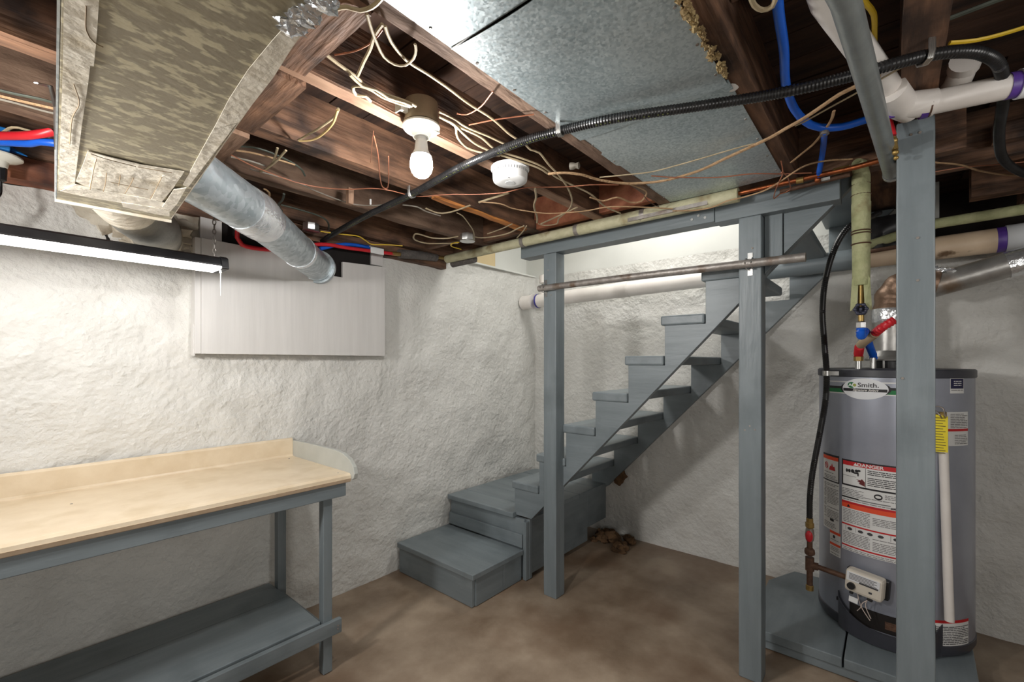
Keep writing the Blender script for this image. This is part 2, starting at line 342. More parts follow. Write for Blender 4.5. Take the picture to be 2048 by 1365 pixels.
post(2.217, .472, .09, 2.042, 'middle grey timber post between the stairs and the water heater platform', [(-.01, 1.9), (.02, 1.1), (.0, 1.12), (-.02, 1.105)])
post(1.885, -.058, .089, 2.145, 'nearest and widest grey timber post standing in front of the water heater', [(.01, 2.1), (-.01, 2.1), (-.005, 1.78), (-.005, 1.65), (.03, 1.35)])
sc = thing('staircase', 'grey painted open-riser wooden staircase climbing along the right wall', 'stairs', (2.27, 1.8, .42))
nose = [(1.905-.2005*i, .62+.2035*i) for i in range(9)]
def stringer(x0, x1, last):
    pts = []
    for i, (y, z) in enumerate(nose[:last]): pts += [(y-.02, z-.2035-.05 if i else .425), (y-.02, z-.05)]
    yl, zl = nose[last-1]
    pts += [(.085, zl-.05), (.085, 2.25), (-.015, 2.25), (1.745, .40), (1.87, .40)]
    pts = [(max(y, -.085), z) for y, z in pts]
    return MB().prism(pts, 0, x0, x1)
obj('stringer', stringer(2.25, 2.288, 9), GREY['y'], sc, .002)
obj('stringer', stringer(3.245, 3.285, 9), GREY['y'], sc, .002)
for i, (y, z) in enumerate(nose):
    lo_x = 2.242; y0 = y-.216
    m = MB().box((lo_x, y0, z-.05), (3.283 if i != 6 else 3.03, y, z))
    obj('tread', m, GREY['x'], sc, .009)
obj('side_board', MB().prism([(.425, 1.79), (.425, 2.046), (.356, 2.046), (.356, 1.865)], 0, 2.224, 2.249), GREY['z'], sc, .002)
obj('side_panel', MB().prism([(.354, 1.868), (.354, 2.046), (.175, 2.046)], 0, 2.234, 2.248), GREY['y'], sc, .001)
ld = thing('stair_landing', 'grey boxed plank landing in the corner at the foot of the stairs', 'landing', (2.75, 2.1, 0))
xs = [2.215, 2.40, 2.585, 2.86, 3.10, 3.285]
for a, b in zip(xs, xs[1:]):
    board('plank', (a, 1.872 if a < 2.3 else 1.762, .388), (b-.004, 2.505, .42), GREY['y'], ld, .003)
board('riser_board', (2.245, 1.80, .255), (2.27, 2.50, .386), GREY['y'], ld)
board('riser_board', (2.25, 1.80, .004), (2.27, 2.50, .253), GREY['y'], ld)
board('kick_board', (2.225, 1.805, .205), (2.247, 2.50, .29), GREY['y'], ld, .003)
board('end_trim', (2.228, 1.772, .004), (2.262, 1.798, .375), GREY['z'], ld, .003)
board('corner_board', (2.262, 1.77, .004), (2.29, 1.80, .386), GREY['z'], ld, .003)
board('side_panel', (2.29, 1.775, .03), (2.99, 1.795, .386), GREY['x'], ld, .003)
board('side_panel', (2.99, 1.775, .13), (3.28, 1.795, .386), GREY['x'], ld, .003)
bs_ = thing('bottom_step', 'low grey plywood-topped box step, lowest of the stairs', 'step', (2.0, 2.15, 0))
board('tread', (1.77, 1.79, .168), (2.222, 2.505, .2), GREY['y'], bs_, .004)
board('front_board', (1.785, 1.812, .004), (1.81, 2.50, .167), GREY['y'], bs_)
board('side_board', (1.811, 1.805, .004), (2.045, 1.83, .160), GREY['x'], bs_)
board('side_board', (2.047, 1.805, .004), (2.222, 1.83, .163), GREY['x'], bs_)
# earth at the foot of the wall behind the landing
mb = MB()
for i in range(26):
    mb.ball((random.uniform(3.0, 3.3), random.uniform(1.5, 1.78), random.uniform(0, .05)), random.uniform(.02, .05), 8, 6, (1, 1, .7), .9, i)
o = single('earth_pile', mb, DIRT, 'small heap of brown earth and rubble against the wall behind the landing', 'dirt'); o['kind'] = 'stuff'
single('loose_stone', MB().ball((3.285, 1.66, .49), .055, 14, 10, (.6, 1, 1.1), .8, 4), DIRT, 'brown bare stone poking out of the wall above the landing side', 'stone')
hr = thing('handrail_pipe', 'dull steel pipe handrail strapped across two grey posts', 'handrail', (2.15, .95, 1.80))
obj('pipe', MB().tube(spline([(2.148, 1.61, 1.842), (2.148, .95, 1.838), (2.148, .262, 1.826)], .1), .0185, 18), STEEL, hr)
for yy in (1.575, .47):
    zz = 1.842 if yy > 1 else 1.83
    m = MB()
    for q in (-.012, .012): m.tube([(2.172, yy+q, zz-.022), (2.15, yy+q, zz-.0225), (2.128, yy+q, zz), (2.15, yy+q, zz+.0225), (2.172, yy+q, zz+.022)], .003, 6)
    m.box((2.169, yy-.01, zz-.05), (2.172, yy+.01, zz-.02)).box((2.169, yy-.01, zz+.02), (2.172, yy+.01, zz+.05))
    obj('pipe_strap', m, CHROM, hr)
# ================= WORKBENCH =================
wb = thing('workbench', 'long workbench with beige laminate top on grey painted wood frame', 'workbench', (.2, 2.2, 0))
X0, X1 = -1.1, 1.085
prof = [(2.50, .85), (1.905, .85), (1.893, .856), (1.888, .868), (1.890, .881), (1.90, .889), (1.91, .89), (2.478, .889), (2.486, .893), (2.489, .9), (2.489, .978), (2.493, .985), (2.50, .988), (2.512, .986), (2.515, .975), (2.515, .85)]
obj('countertop', MB().prism(prof, 0, X0, X1), LAMI, wb, sharp=20)
obj('edge_band', MB().prism([(1.8865, .868), (1.892, .853), (1.90, .849), (1.902, .851), (1.894, .857), (1.8895, .868)], 0, X0, X1), LAME, wb)
ss = [(2.512, .86), (2.512, .972), (2.30, .978), (2.04, .978), (1.97, .972), (1.905, .95), (1.872, .92), (1.862, .89), (1.868, .868), (1.885, .86)]
obj('side_splash', MB().prism(ss, 0, X1+.001, X1+.021), pm('pale_grey_side_splash', (168, 170, 164), (176, 178, 172), 10, .45), wb, .002, 'pale grey end board with rounded front corner')
board('apron', (X0, 1.905, .788), (1.07, 1.925, .848), GREY['x'], wb)
board('apron', (1.045, 1.927, .80), (1.07, 2.47, .848), GREY['y'], wb)
board('apron', (X0, 2.475, .80), (1.07, 2.495, .848), GREY['x'], wb)
for x in (.975, -.6):
    for y in (1.93, 2.41):
        board('leg', (x, y, .001), (x+.042, y+.042, .799), GREY['z'], wb, .003)
board('shelf_board', (X0, 1.95, .212), (.972, 2.29, .236), GREY['x'], wb)
board('shelf_board', (X0, 2.294, .212), (.972, 2.505, .234), GREY['x'], wb)
board('lower_rail', (X0, 1.906, .172), (1.05, 1.929, .236), GREY['x'], wb)
board('cross_rail', (.975, 1.98, .16), (1.0, 2.41, .21), GREY['y'], wb)
for y, z in [(1.903, .21), (1.903, .195)]:
    obj('screw', MB().cyl((1.03, y, z), (1.03, y+.006, z), .004, 8), STEEL, wb)
for xx, yy in [(1.05, 1.94), (1.04, 2.43), (.2, 2.25)]: obj('screw', MB().cyl((xx, yy, .887), (xx, yy, .8905), .004, 8), STEEL, wb)
# ================= SHOP LIGHT =================
sl = thing('shop_light', 'long black linear shop light hanging in front of the left wall', 'light fixture', (0, 2.33, 1.79))
ya = 2.17
hs = [(ya-.045, 1.799), (ya-.05, 1.803), (ya-.04, 1.832), (ya-.022, 1.841), (ya+.05, 1.841), (ya+.07, 1.832), (ya+.085, 1.803), (ya+.08, 1.799)]
obj('housing', MB().prism(hs, 0, -.9, .635), BLK, sl, .002)
obj('end_cap', MB().prism([(y+(.003 if y > ya else -.003), z+(.003 if z > 1.82 else -.010)) for y, z in hs], 0, .636, .662), BLK, sl, .002)
obj('diffuser', MB().prism([(ya-.047, 1.800), (ya-.043, 1.792), (ya-.03, 1.788), (ya+.065, 1.788), (ya+.079, 1.792), (ya+.084, 1.800), (ya+.07, 1.802), (ya-.035, 1.802)], 0, -.89, .635), emit('lit_diffuser', (1, .97, .95), STRIP_E), sl, label='glowing white diffuser strip')
m = MB()
for k in range(15):
    z = 1.853 + k*.02; cx_ = .627; cy_ = ya+.015
    pts = [(cx_+(math.cos(t)*.006 if k % 2 else 0), cy_+(0 if k % 2 else math.cos(t)*.006), z+.013*math.sin(t)) for t in [i*math.pi/4 for i in range(9)]]
    m.tube(pts, .0018, 5, False)
obj('hanging_chain', m, STEEL, sl)
obj('pull_switch', MB().cyl((.64, ya-.02, 1.79), (.64, ya-.02, 1.775), .005, 10).cyl((.64, ya-.02, 1.775), (.64, ya-.02, 1.715), .0022, 8).cyl((.64, ya-.02, 1.715), (.64, ya-.02, 1.68), .001, 6), WHIT, sl)
# ================= WHITE PANEL =================
wp = thing('wall_panel', 'white painted plywood panel boxed onto the left wall below the round duct', 'panel', (1.15, 2.46, 1.44))
nl = [(.655, 1.44), (1.65, 1.44), (1.65, 2.008), (1.36, 1.992), (1.36, 1.90), (1.12, 1.90), (1.12, 1.975), (.655, 1.985)]
obj('front_panel', MB().prism(nl, 1, 2.462, 2.48), WPAN, wp, .001)
board('side_panel', (.63, 2.47, 1.44), (.6545, 2.535, 1.985), WPAN, wp, .002)
board('side_strip', (.625, 2.48, 1.43), (.634, 2.51, 1.58), WPAN, wp, .001)
board('upper_piece', (.655, 2.484, 1.987), (.745, 2.5, 2.155), WPAN, wp, .002)
board('upper_piece', (1.565, 2.484, 2.015), (1.65, 2.5, 2.10), WPAN, wp, .002)
obj('cavity_backing', MB().box((.66, 2.505, 1.80), (1.64, 2.515, 2.15)), HOLE, wp)
# ================= TRUNK DUCT =================
DO = Vector((.135, 1.871, 1.88)); U = Vector((-.0686, -.9976, 0)); W = Vector((.9976, -.0686, 0))
MD = Matrix(((W.x, U.x, 0, DO.x), (W.y, U.y, 0, DO.y), (0, 0, 1, DO.z), (0, 0, 0, 1)))   # local: x across, y towards the camera, z up
dt = thing('trunk_duct', 'big rectangular galvanized heating duct with cream tape along its seams', 'duct', DO)
def dpt(x, y, z): return MD @ Vector((x, y, z))
def dbox(lo, hi): return MB().box(lo, hi, MD)
def flip(mb): mb.f = [f[::-1] for f in mb.f]; return mb
DW = .268
def duct_box(x0, x1, y0, y1, z0, z1):
    q = lambda x, y: x - .019*y if x > .1 else x
    return MB().add([dpt(q(x, y), y, z) for z in (z0, z1) for x, y in ((x0, y0), (x1, y0), (x1, y1), (x0, y1))], [(0, 1, 2, 3), (7, 6, 5, 4), (4, 5, 1, 0), (5, 6, 2, 1), (6, 7, 3, 2), (7, 4, 0, 3)])
obj('duct_body', duct_box(0, DW, 0, 2.6, 0, .25), DUCT, dt, .002)
def strip(pts, z, th=.0015, seed=0):
    # flat tape piece: list of (x,y) outline on the underside
    m = MB(); n = len(pts); vs = [dpt(x, y, z) for x, y in pts] + [dpt(x, y, z-th) for x, y in pts]
    return m.add(vs, [tuple(range(n))[::-1], tuple(range(n, 2*n))] + [(i, (i+1) % n, n+(i+1) % n, n+i) for i in range(n)])
def dl(cx_, cy_): p = PZ(cx_/2.904, cy_/2.904, 1.88) - DO; return (p.dot(W), p.dot(U))
def dstrip(name, pts, k, mat=None): return obj(name, strip([dl(*p) for p in pts], -.0008*k), mat or TAPE, dt)
dstrip('tape_strip', [(372, -60), (365, 400), (350, 800), (338, 1105), (432, 1098), (440, 1010), (480, 690), (512, 480), (524, 372), (530, 360), (480, 350), (400, 345)], .5)
dstrip('tape_strip', [(372, -300), (366, 345), (545, 375), (562, 200), (575, 0), (580, -300)], 2)
dstrip('tape_strip', [(1062, 1072), (1165, 880), (1240, 745), (1375, 712), (1092, 1085)], .5)
dstrip('tape_strip', [(1240, 745), (1330, 570), (1440, 400), (1580, 230), (1660, 140), (1745, 190), (1590, 440), (1385, 705)], 1)
dstrip('tape_strip', [(1655, 145), (1690, 90), (1800, 0), (1900, -90), (1960, -60), (1845, 110), (1740, 200)], 2)
obj('side_tape', duct_box(DW-.0005, DW+.002, .02, 1.3, 0, .035), TAPE, dt)
dstrip('tape_patch', [(512, 870), (575, 905), (545, 1000), (520, 1092), (440, 1050), (478, 962)], 1)
dstrip('tape_patch', [(560, 898), (800, 958), (965, 1000), (925, 1080), (880, 1152), (700, 1118), (518, 1082), (540, 990)], 2)
dstrip('tape_patch', [(512, 870), (640, 905), (830, 950), (1070, 988), (1050, 1020), (940, 1005), (760, 965), (600, 925), (540, 905)], 3.5)
dstrip('tape_patch', [(945, 1010), (1070, 988), (1010, 1080), (940, 1165), (880, 1152)], 3)
dstrip('tape_patch', [(350, 1102), (440, 1062), (600, 1100), (905, 1155), (990, 1180), (980, 1215), (700, 1170), (520, 1140)], 4)
dstrip('tape_patch', [(705, 1165), (900, 1195), (985, 1215), (985, 1248), (860, 1225), (715, 1192)], 5.5)
dstrip('tape_patch', [(1010, 1088), (1082, 1078), (1030, 1170), (988, 1218), (942, 1192)], 6.5)
TSH = pm('tape_crease', (120, 100, 74), (150, 130, 100), 20, .8)
for pts in ([(528, 872), (600, 898), (700, 925), (790, 948)], [(560, 905), (545, 960), (523, 1085)], [(800, 950), (900, 968), (1000, 985)], [(940, 1010), (905, 1080), (872, 1140)], [(620, 985), (612, 1050), (600, 1095)], [(700, 1000), (690, 1060)], [(775, 1015), (760, 1050), (725, 1110)], [(640, 1040), (760, 1065), (860, 1085)], [(500, 20), (500, 160), (545, 230), (600, 260)], [(430, 480), (460, 590), (420, 680), (405, 830)]):
    q = [dpt(*dl(*p), -.0085 if p[1] > 860 else -.0035) for p in pts]
    obj('tape_wrinkle', MB().tube(spline(q, .01), .0009, 4), TSH, dt)
obj('flange', flip(MB().box((-.004, -.006, -.008), (DW+.004, 0, .25), MD)), TAPE, dt)
obj('side_seam', MB().box((-.003, 0, .0), (0.0, 2.6, .02), MD), GALV, dt)
m = MB()   # crumpled foil at the elbow near the camera
for i in range(90):
    t = random.random(); u, v = dl(1670+230*t+random.uniform(-25, 25), 150-150*t+random.uniform(-45, 25)); m.ball(dpt(u, v, random.uniform(-.006, .012)), random.uniform(.004, .010), 7, 5, (1.4, 1, .6), 1.2, i)
o = obj('foil_crumple', m, FOIL, dt, label='crumpled bright foil wrap at the duct bend'); o['kind'] = 'stuff'
m = MB().tube([PX(72, 166, .088), PX(101, 173, .118), PX(112, 215, .122), PX(114, 300, .124)], .006, 6, flat=.4)
obj('hanger_bracket', m, CHROM, dt)
# round branch ducts
def rdir(a, b, n): a = Vector(a); b = Vector(b); return [a+(b-a)*(i/n) for i in range(n+1)]
rp2 = thing('round_branch_duct', 'long round galvanized duct slanting from the trunk duct into the white panel', 'duct', (1.0, 2.1, 1.85))
A = Vector((.36, 1.58, 1.975)); K = Vector((.66, 1.83, 1.957)); B = Vector((1.245, 2.50, 1.935))
obj('elbow_section', MB().tube([A, A.lerp(K, .5), K], .083, 32), GALV, rp2)
obj('pipe_section', MB().tube([K, B], .079, 36), GALV, rp2)
dK = (B-K).normalized()
m = MB().tube([K-(K-A).normalized()*.085, K-(K-A).normalized()*.03, K+dK*.0, K+dK*.05, K+dK*.085], [.0845, .088, .0875, .085, .081], 32, rf=None)
obj('foil_tape_wrap', m, FOIL, rp2, label='shiny foil tape wrapped round the duct joint')
P1 = K+dK*.50; obj('crimp_band', MB().tube([P1, P1+dK*.03], .0815, 32), FOIL, rp2)
P2 = B-dK*.085; obj('collar', MB().tube([P2, P2+dK*.02, P2+dK*.02, P2+dK*.05], [.082, .082, .094, .094], 32), GALV, rp2)
rp1 = thing('round_elbow_duct', 'short dull round duct bending from the end of the trunk duct into the wall', 'duct', (.35, 2.2, 1.9))
pts = spline([(.24, 1.855, 1.975), (.29, 1.98, 1.965), (.36, 2.14, 1.955), (.45, 2.32, 1.95), (.51, 2.56, 1.955)], .03)
obj('pipe_section', MB().tube(pts, .088, 32), pm('dusty_duct_metal', (150, 148, 140), (176, 174, 166), 12, .55, .4, .3, 50), rp1)
m = MB()
for k in range(6):
    p = pts[1+k]; q = pts[2+k]; m.tube([p, p.lerp(q, .5), q], [.0885, .0915, .0885], 28)
obj('tape_wrap', m, TAPE, rp1)
obj('mouth_ring', MB().tube([pts[-4], pts[-3]], .094, 32), STON, rp1)
# ================= CEILING LAMP, DETECTOR =================
lx, ly = .876, 1.112
cl = thing('ceiling_lamp', 'bare lit bulb in white lampholder on tan junction box', 'light fixture', (lx, ly, 2.0))
obj('junction_box', MB().lathe([(.048, 2.138), (.0535, 2.139), (.0535, 2.148), (.0505, 2.15), (.0505, 2.205), (.045, 2.207)], (lx, ly, 0), 36), BOXM, cl)
obj('box_bracket', MB().box((lx-.083, ly+.0, 2.155), (lx-.05, ly+.012, 2.185)).box((lx-.085, ly-.012, 2.145), (lx-.082, ly+.016, 2.17)), PORC, cl)
obj('lampholder', MB().lathe([(.02, 2.098), (.026, 2.098), (.029, 2.108), (.034, 2.117), (.053, 2.122), (.0575, 2.128), (.0575, 2.133), (.05, 2.138)], (lx, ly, 0), 40), PORC, cl)
obj('outlet_face', MB().box((lx+.02, ly-.036, 2.1165), (lx+.044, ly-.014, 2.121)), pm('outlet_grey', (186, 186, 178)), cl)
bb = obj('bulb_base', MB().lathe([(.0165, 2.103), (.0165, 2.088), (.018, 2.086), (.021, 2.06), (.0305, 2.04)][::-1], (lx, ly, 0), 32), WHIT, cl)
obj('bulb_globe', MB().lathe([(.001, 1.973), (.012, 1.9745), (.022, 1.980), (.030, 1.991), (.0345, 2.005), (.0345, 2.02), (.031, 2.038), (.029, 2.04)], (lx, ly, 0), 32), emit('lit_bulb', (1, .98, .96), BULB_E), cl, label='glowing white bulb globe')
sd = thing('smoke_detector', 'round white smoke detector fixed under a ceiling joist', 'smoke detector', (1.32, 1.12, 2.10))
sx, sy = 1.315, 1.125
obj('base_plate', MB().lathe([(.07, 2.142), (.0745, 2.144), (.0745, 2.154), (.07, 2.156)], (sx, sy, 0), 40), WHIT, sd)
obj('body', MB().lathe([(.03, 2.096), (.058, 2.097), (.065, 2.102), (.067, 2.11), (.068, 2.142)], (sx, sy, 0), 40), WHIT, sd)
m = MB()
for k in range(40):
    t = 2*math.pi*k/40; m.box((-.0012, .0668, 2.128), (.0012, .0688, 2.138), Matrix.Translation((sx, sy, 0)) @ Matrix.Rotation(t, 4, 'Z'))
obj('vent_slots', m, pm('vent_shadow', (120, 122, 122)), sd)
obj('test_button', MB().lathe([(.018, 2.0945), (.0195, 2.0965)], (sx, sy, 0), 28), pm('button_grey', (206, 208, 208)), sd)
obj('indicator', MB().box((sx-.045, sy-.03, 2.0955), (sx-.035, sy-.028, 2.097)), DGR, sd)
lh = thing('plugged_lampholder', 'white porcelain lampholder with black plug at the left edge', 'lampholder', (.03, 2.36, 2.08))
obj('porcelain_disc', MB().lathe([(.018, 2.075), (.026, 2.08), (.03, 2.098), (.055, 2.108), (.064, 2.114), (.064, 2.119), (.05, 2.124)], (.025, 2.365, 0), 36), PORC, lh)
obj('plug', MB().lathe([(.009, 2.03), (.015, 2.035), (.017, 2.06), (.017, 2.078)], (.033, 2.365, 0), 8), BLK, lh)
obj('cord', MB().tube(spline([(.033, 2.365, 2.033), (.034, 2.366, 2.0), (.028, 2.34, 1.97), (-.0, 2.30, 1.93), (-.07, 2.24, 1.87), (-.14, 2.20, 1.843)], .015), .005, 8), BLK, lh)
bxm = MB().box((-.06, 2.30, 2.125), (.055, 2.40, 2.20)).add([(.055, 2.33, 2.14), (.055, 2.37, 2.14), (.105, 2.34, 2.13), (.055, 2.35, 2.16)], [(0, 2, 1), (0, 3, 2), (1, 2, 3), (0, 1, 3)])
single('blue_outlet_box', bxm, pm('blue_box_plastic', (30, 120, 200), (40, 130, 210), 8, .45), 'blue plastic electrical box above the porcelain lampholder at the left edge', 'electrical box', bevel=.003)
# octagon boxes
def octbox(p, r, lab):
    t = thing('junction_box', lab, 'junction box', p, 'zinc junction boxes near the left wall')
    obj('box', MB().lathe([(r*.97, 0), (r, .002), (r, .036), (r*.9, .038)], p, 8), CHROM, t)
    obj('cover', MB().lathe([(r*.95, -.004), (r*1.02, -.003), (r*1.02, 0)], p, 24), CHROM, t); return t
p1 = PZ(622, 462, 2.10); p2 = PZ(935, 482, 2.09)
octbox((p1.x, p1.y, 2.10), .042, 'round zinc junction box above the slanting round duct')
octbox((p2.x, p2.y, 2.09), .042, 'zinc junction box between joists near the corner end of the wrapped pipe')
# ================= SHEET METAL PANNING =================
def sheet(x0, x1, y0, y1, sag, lab, zt=2.15):
    t = thing('sheet_metal_panel', lab, 'sheet metal', ((x0+x1)/2, (y0+y1)/2, zt-.02), 'galvanized ceiling sheets'); n, m_ = 40, 16; mb = MB(); vs = []
    for j in range(m_+1):
        for i in range(n+1):
            x = x0+(x1-x0)*i/n; y = y0+(y1-y0)*j/m_; e = math.sin(math.pi*j/m_)
            z = zt - sag*e*(.4+.6*abs(noise.noise(Vector((x*2.3, y*2, 1))))*2) + .004*e*noise.noise(Vector((x*6+y*5, x*2, 0)))
            vs.append((x, y, z))
    top = [(v[0], v[1], v[2]+.0015) for v in vs]; R = n+1
    fs = [(j*R+i, (j+1)*R+i, (j+1)*R+i+1, j*R+i+1) for j in range(m_) for i in range(n)]
    mb.add(vs+top, fs+[tuple(len(vs)+q for q in f[::-1]) for f in fs], True)
    obj('metal_sheet', mb, SHEET, t)
    k = int((x1-x0)/.14)
    for i in range(k):
        for yy in (y0+.012, y1-.012):
            xx = x0+(i+.5)*(x1-x0)/k; obj('screw', MB().cyl((xx, yy, zt-.0025), (xx, yy, zt), .004, 8), STEEL, t)
    return t
sheet(-.9, .72, .335, .80, .006, 'galvanized ceiling sheet nearest the camera, above the long seam')
sheet(.722, 1.30, .335, .80, .012, 'middle galvanized ceiling sheet, dented, under the joists', 2.149)
t = sheet(1.28, 2.08, .33, .80, .006, 'galvanized ceiling sheet beyond the folded edge, next to the stair header', 2.153)
single('seam_strip', MB().box((.7165, .34, 2.1475), (.7225, .80, 2.1488)), CHROM, 'thin dark metal seam strip between two ceiling sheets', 'seam', bevel=.001)
m = MB()
for i in range(150):
    x = random.uniform(.8, 1.25); m.ball((x, .328+random.uniform(-.008, .008), 2.146+random.uniform(-.005, .004)), random.uniform(.002, .0075), 7, 5, (1.5, 1, .8), 1.3, i)
o = single('insulation_fringe', m, INSU, 'yellow insulation fringe sticking out along the sheet metal edge', 'insulation'); o['kind'] = 'stuff'
# ================= PIPES =================
def ribbed(pts, r, pitch, amp, n=12):
    pts = spline(pts, pitch/2); return MB().tube(pts, r, n, rf=lambda i: r+(amp if i % 2 else 0))
gl = thing('black_gas_line', 'black corrugated flexible gas line crossing the whole ceiling', 'gas line', (1.0, 1.2, 2.1))
gp = [PZ(634, 492, 2.09), PZ(660, 472, 2.095), PZ(730, 433, 2.105), PZ(824, 388, 2.125), PZ(920, 335, 2.125), PZ(1000, 300, 2.125), PZ(1060, 278, 2.125), PZ(1120, 262, 2.125), PZ(1230, 237, 2.115), PZ(1400, 212, 2.11), PZ(1560, 186, 2.11), PZ(1700, 153, 2.106), PZ(1780, 130, 2.110), PZ(1850, 112, 2.13), PZ(1910, 104, 2.135), PZ(1965, 108, 2.14), PZ(2000, 135, 2.14), PZ(2006, 200, 2.14), PZ(1998, 270, 2.135), PZ(2008, 320, 2.13), PZ(2050, 348, 2.13), PZ(2110, 362, 2.13)]
obj('flexible_tube', ribbed(gp, .0125, .008, .0018), BLKP, gl)
m = MB()
for k, (i0) in enumerate(range(6, 150, 5)): pass
sp = spline(gp, .004)
for i in range(120, len(sp)-500, 3):
    if (i//30) % 3 == 0: continue
    p = sp[i]; d = (sp[i+2]-sp[i]).normalized(); s_ = d.cross(Vector((0, 0, 1))).normalized(); q = p + s_*.006*(1 if s_.dot(-p) > 0 else -1) + Vector((0, 0, -.0125))
    if random.random() < .7: m.box((-.002, -.0025, -.0003), (.002, .0025, .0003), Matrix.Translation(q) @ d.to_track_quat('X', 'Z').to_matrix().to_4x4())
obj('printed_marks', m, GREEN, gl)['kind'] = 'stuff'
def strap(p, d, lab=None, par=None, r=.015):
    p = Vector(p); d = Vector(d).normalized(); s_ = d.cross(Vector((0, 0, 1))).normalized(); m = MB()
    for q in (-.005, 0, .005):
        c = p+d*q; m.tube([c+s_*r*1.1+Vector((0, 0, .03)), c+s_*r*1.1, c+s_*r*.8-Vector((0, 0, r*.8)), c-Vector((0, 0, r*1.12)), c-s_*r*.8-Vector((0, 0, r*.8)), c-s_*r*1.1, c-s_*r*1.1+Vector((0, 0, .012))], .003, 6)
    return obj('pipe_strap', m, CHROM, par)
for i in (3, 7, 13): strap(gp[i], gp[i+1]-gp[i-1], par=gl, r=.0145 if i < 10 else .018)
ins = thing('wrapped_pipe', 'long horizontal pipe in yellowed wrap along the stair header', 'pipe', (2.1, 1.4, 2.09))
wpts = [(2.10, 2.38, 2.125), (2.10, 1.9, 2.126), (2.10, 1.35, 2.126), (2.10, .85, 2.124), (2.10, .50, 2.122)]
obj('wrap_section', MB().tube(spline(wpts[:3]+[(2.10, 1.3, 2.126)], .05), .028, 18), WRAP, ins)
obj('wrap_section', MB().tube(spline([(2.10, 1.3, 2.126), (2.10, .96, 2.125), (2.10, .50, 2.122)], .05), .031, 18), WRAP, ins)
for yy in (1.31, 1.69, .93): obj('tape_band', MB().cyl((2.10, yy-.012, 2.126), (2.10, yy+.012, 2.126), .032, 18), STEEL, ins)
obj('tape_patch', MB().box((2.069, .62, 2.10), (2.073, 1.0, 2.118)), STEEL, ins)
obj('copper_pipe', MB().tube(spline([(2.10, .52, 2.128), PX(1640, 350, 2.09), PX(1710, 335, 2.08), PX(1760, 321, 2.07), PX(1840, 305, 2.08)], .05), .0095, 12), COPP, ins)
for q in ((1600, 361), (1675, 342), (1690, 338)): a = PX(*q, 2.09); obj('coupling', MB().cyl(a+Vector((0, .012, 0)), a-Vector((0, .012, 0)), .012, 12), BRAS, ins)
lp = thing('lower_iron_pipe', 'short dark iron pipe with brass union under the copper pipe', 'pipe', (2.12, .3, 2.10))
obj('pipe', MB().cyl(PX(1560, 384, 2.12), PX(1700, 349, 2.12), .009, 12), RUST, lp)
a = PX(1652, 358, 2.12); obj('union', MB().cyl(a+Vector((0, .014, 0)), a-Vector((0, .014, 0)), .014, 8), CHROM, lp)
fp = thing('foam_wrapped_pipe', 'short grey foam-wrapped pipe lying on top of the left wall', 'pipe', (1.9, 2.45, 2.1))
a, b = PY(798, 508, 2.46), PY(872, 515, 2.46); obj('foam_sleeve', MB().tube(spline([a, a.lerp(b, .5)+Vector((0, 0, .003)), b], .03), .03, 14), FOAM, fp)
obj('pipe', MB().tube([b, PY(905, 518, 2.43), (2.10, 2.40, 2.125)], .011, 10), BRAS, fp)
single('foam_wrapped_pipe', MB().tube([PX(905, 528, 2.14), PX(950, 518, 2.16)], .026, 12), FOAM, 'second short grey foam sleeve tucked under the corner end of the wrapped pipe', 'pipe')
pr_ = thing('red_water_pipe', 'red plastic water pipe above the round duct end', 'pipe', (1.4, 2.4, 2.1))
obj('tube', MB().tube(spline([PY(480, 400, 2.40), PY(475, 455, 2.42), PY(484, 490, 2.43), PY(560, 500, 2.45), PY(640, 489, 2.43), PY(700, 497, 2.43), PY(786, 508, 2.44)], .03), .0105, 12), REDP, pr_)
obj('brass_fitting', MB().cyl(PY(783, 507, 2.44), PY(800, 509, 2.45), .013, 10), BRAS, pr_)
pb_ = single('blue_water_pipe', MB().tube(spline([PY(640, 498, 2.45), PY(690, 489, 2.44), PY(745, 496, 2.44), PY(757, 502, 2.45)], .03), .0105, 12), BLUE, 'short blue plastic water pipe behind the red one above the round duct end', 'pipe')
m = MB().box(PY(737, 487, 2.46)-Vector((.0, .02, 0)), PY(765, 515, 2.46)+Vector((0, .0, 0)))
x_ = [PY(738, 492, 2.43), PY(764, 512, 2.43)]
single('tubing_clamp', MB().box((x_[0].x, 2.41, x_[1].z), (x_[1].x, 2.415, x_[0].z)).box((x_[0].x, 2.41, x_[0].z-.006), (x_[1].x, 2.46, x_[0].z)), WHIT, 'clear plastic bracket holding red and blue pipes above the panel corner', 'bracket', bevel=.001)
# left edge pipes
single('red_water_pipe', MB().tube(spline([PZ(-60, 272, 2.13), PZ(0, 272, 2.125), PZ(60, 271, 2.12), PZ(100, 265, 2.13), (.16, 2.10, 2.15), (.3, 2.05, 2.15)], .03), .013, 12), REDP, 'red plastic water pipe entering at the left edge beside the trunk duct', 'pipe')
single('blue_water_pipe', MB().tube(spline([PZ(-60, 283, 2.12), PZ(0, 284, 2.115), PZ(60, 287, 2.11), PZ(108, 286, 2.11), (.3, 2.2, 2.12)], .03), .012, 12), BLUE, 'blue plastic water pipe at the left edge below the red one', 'pipe')
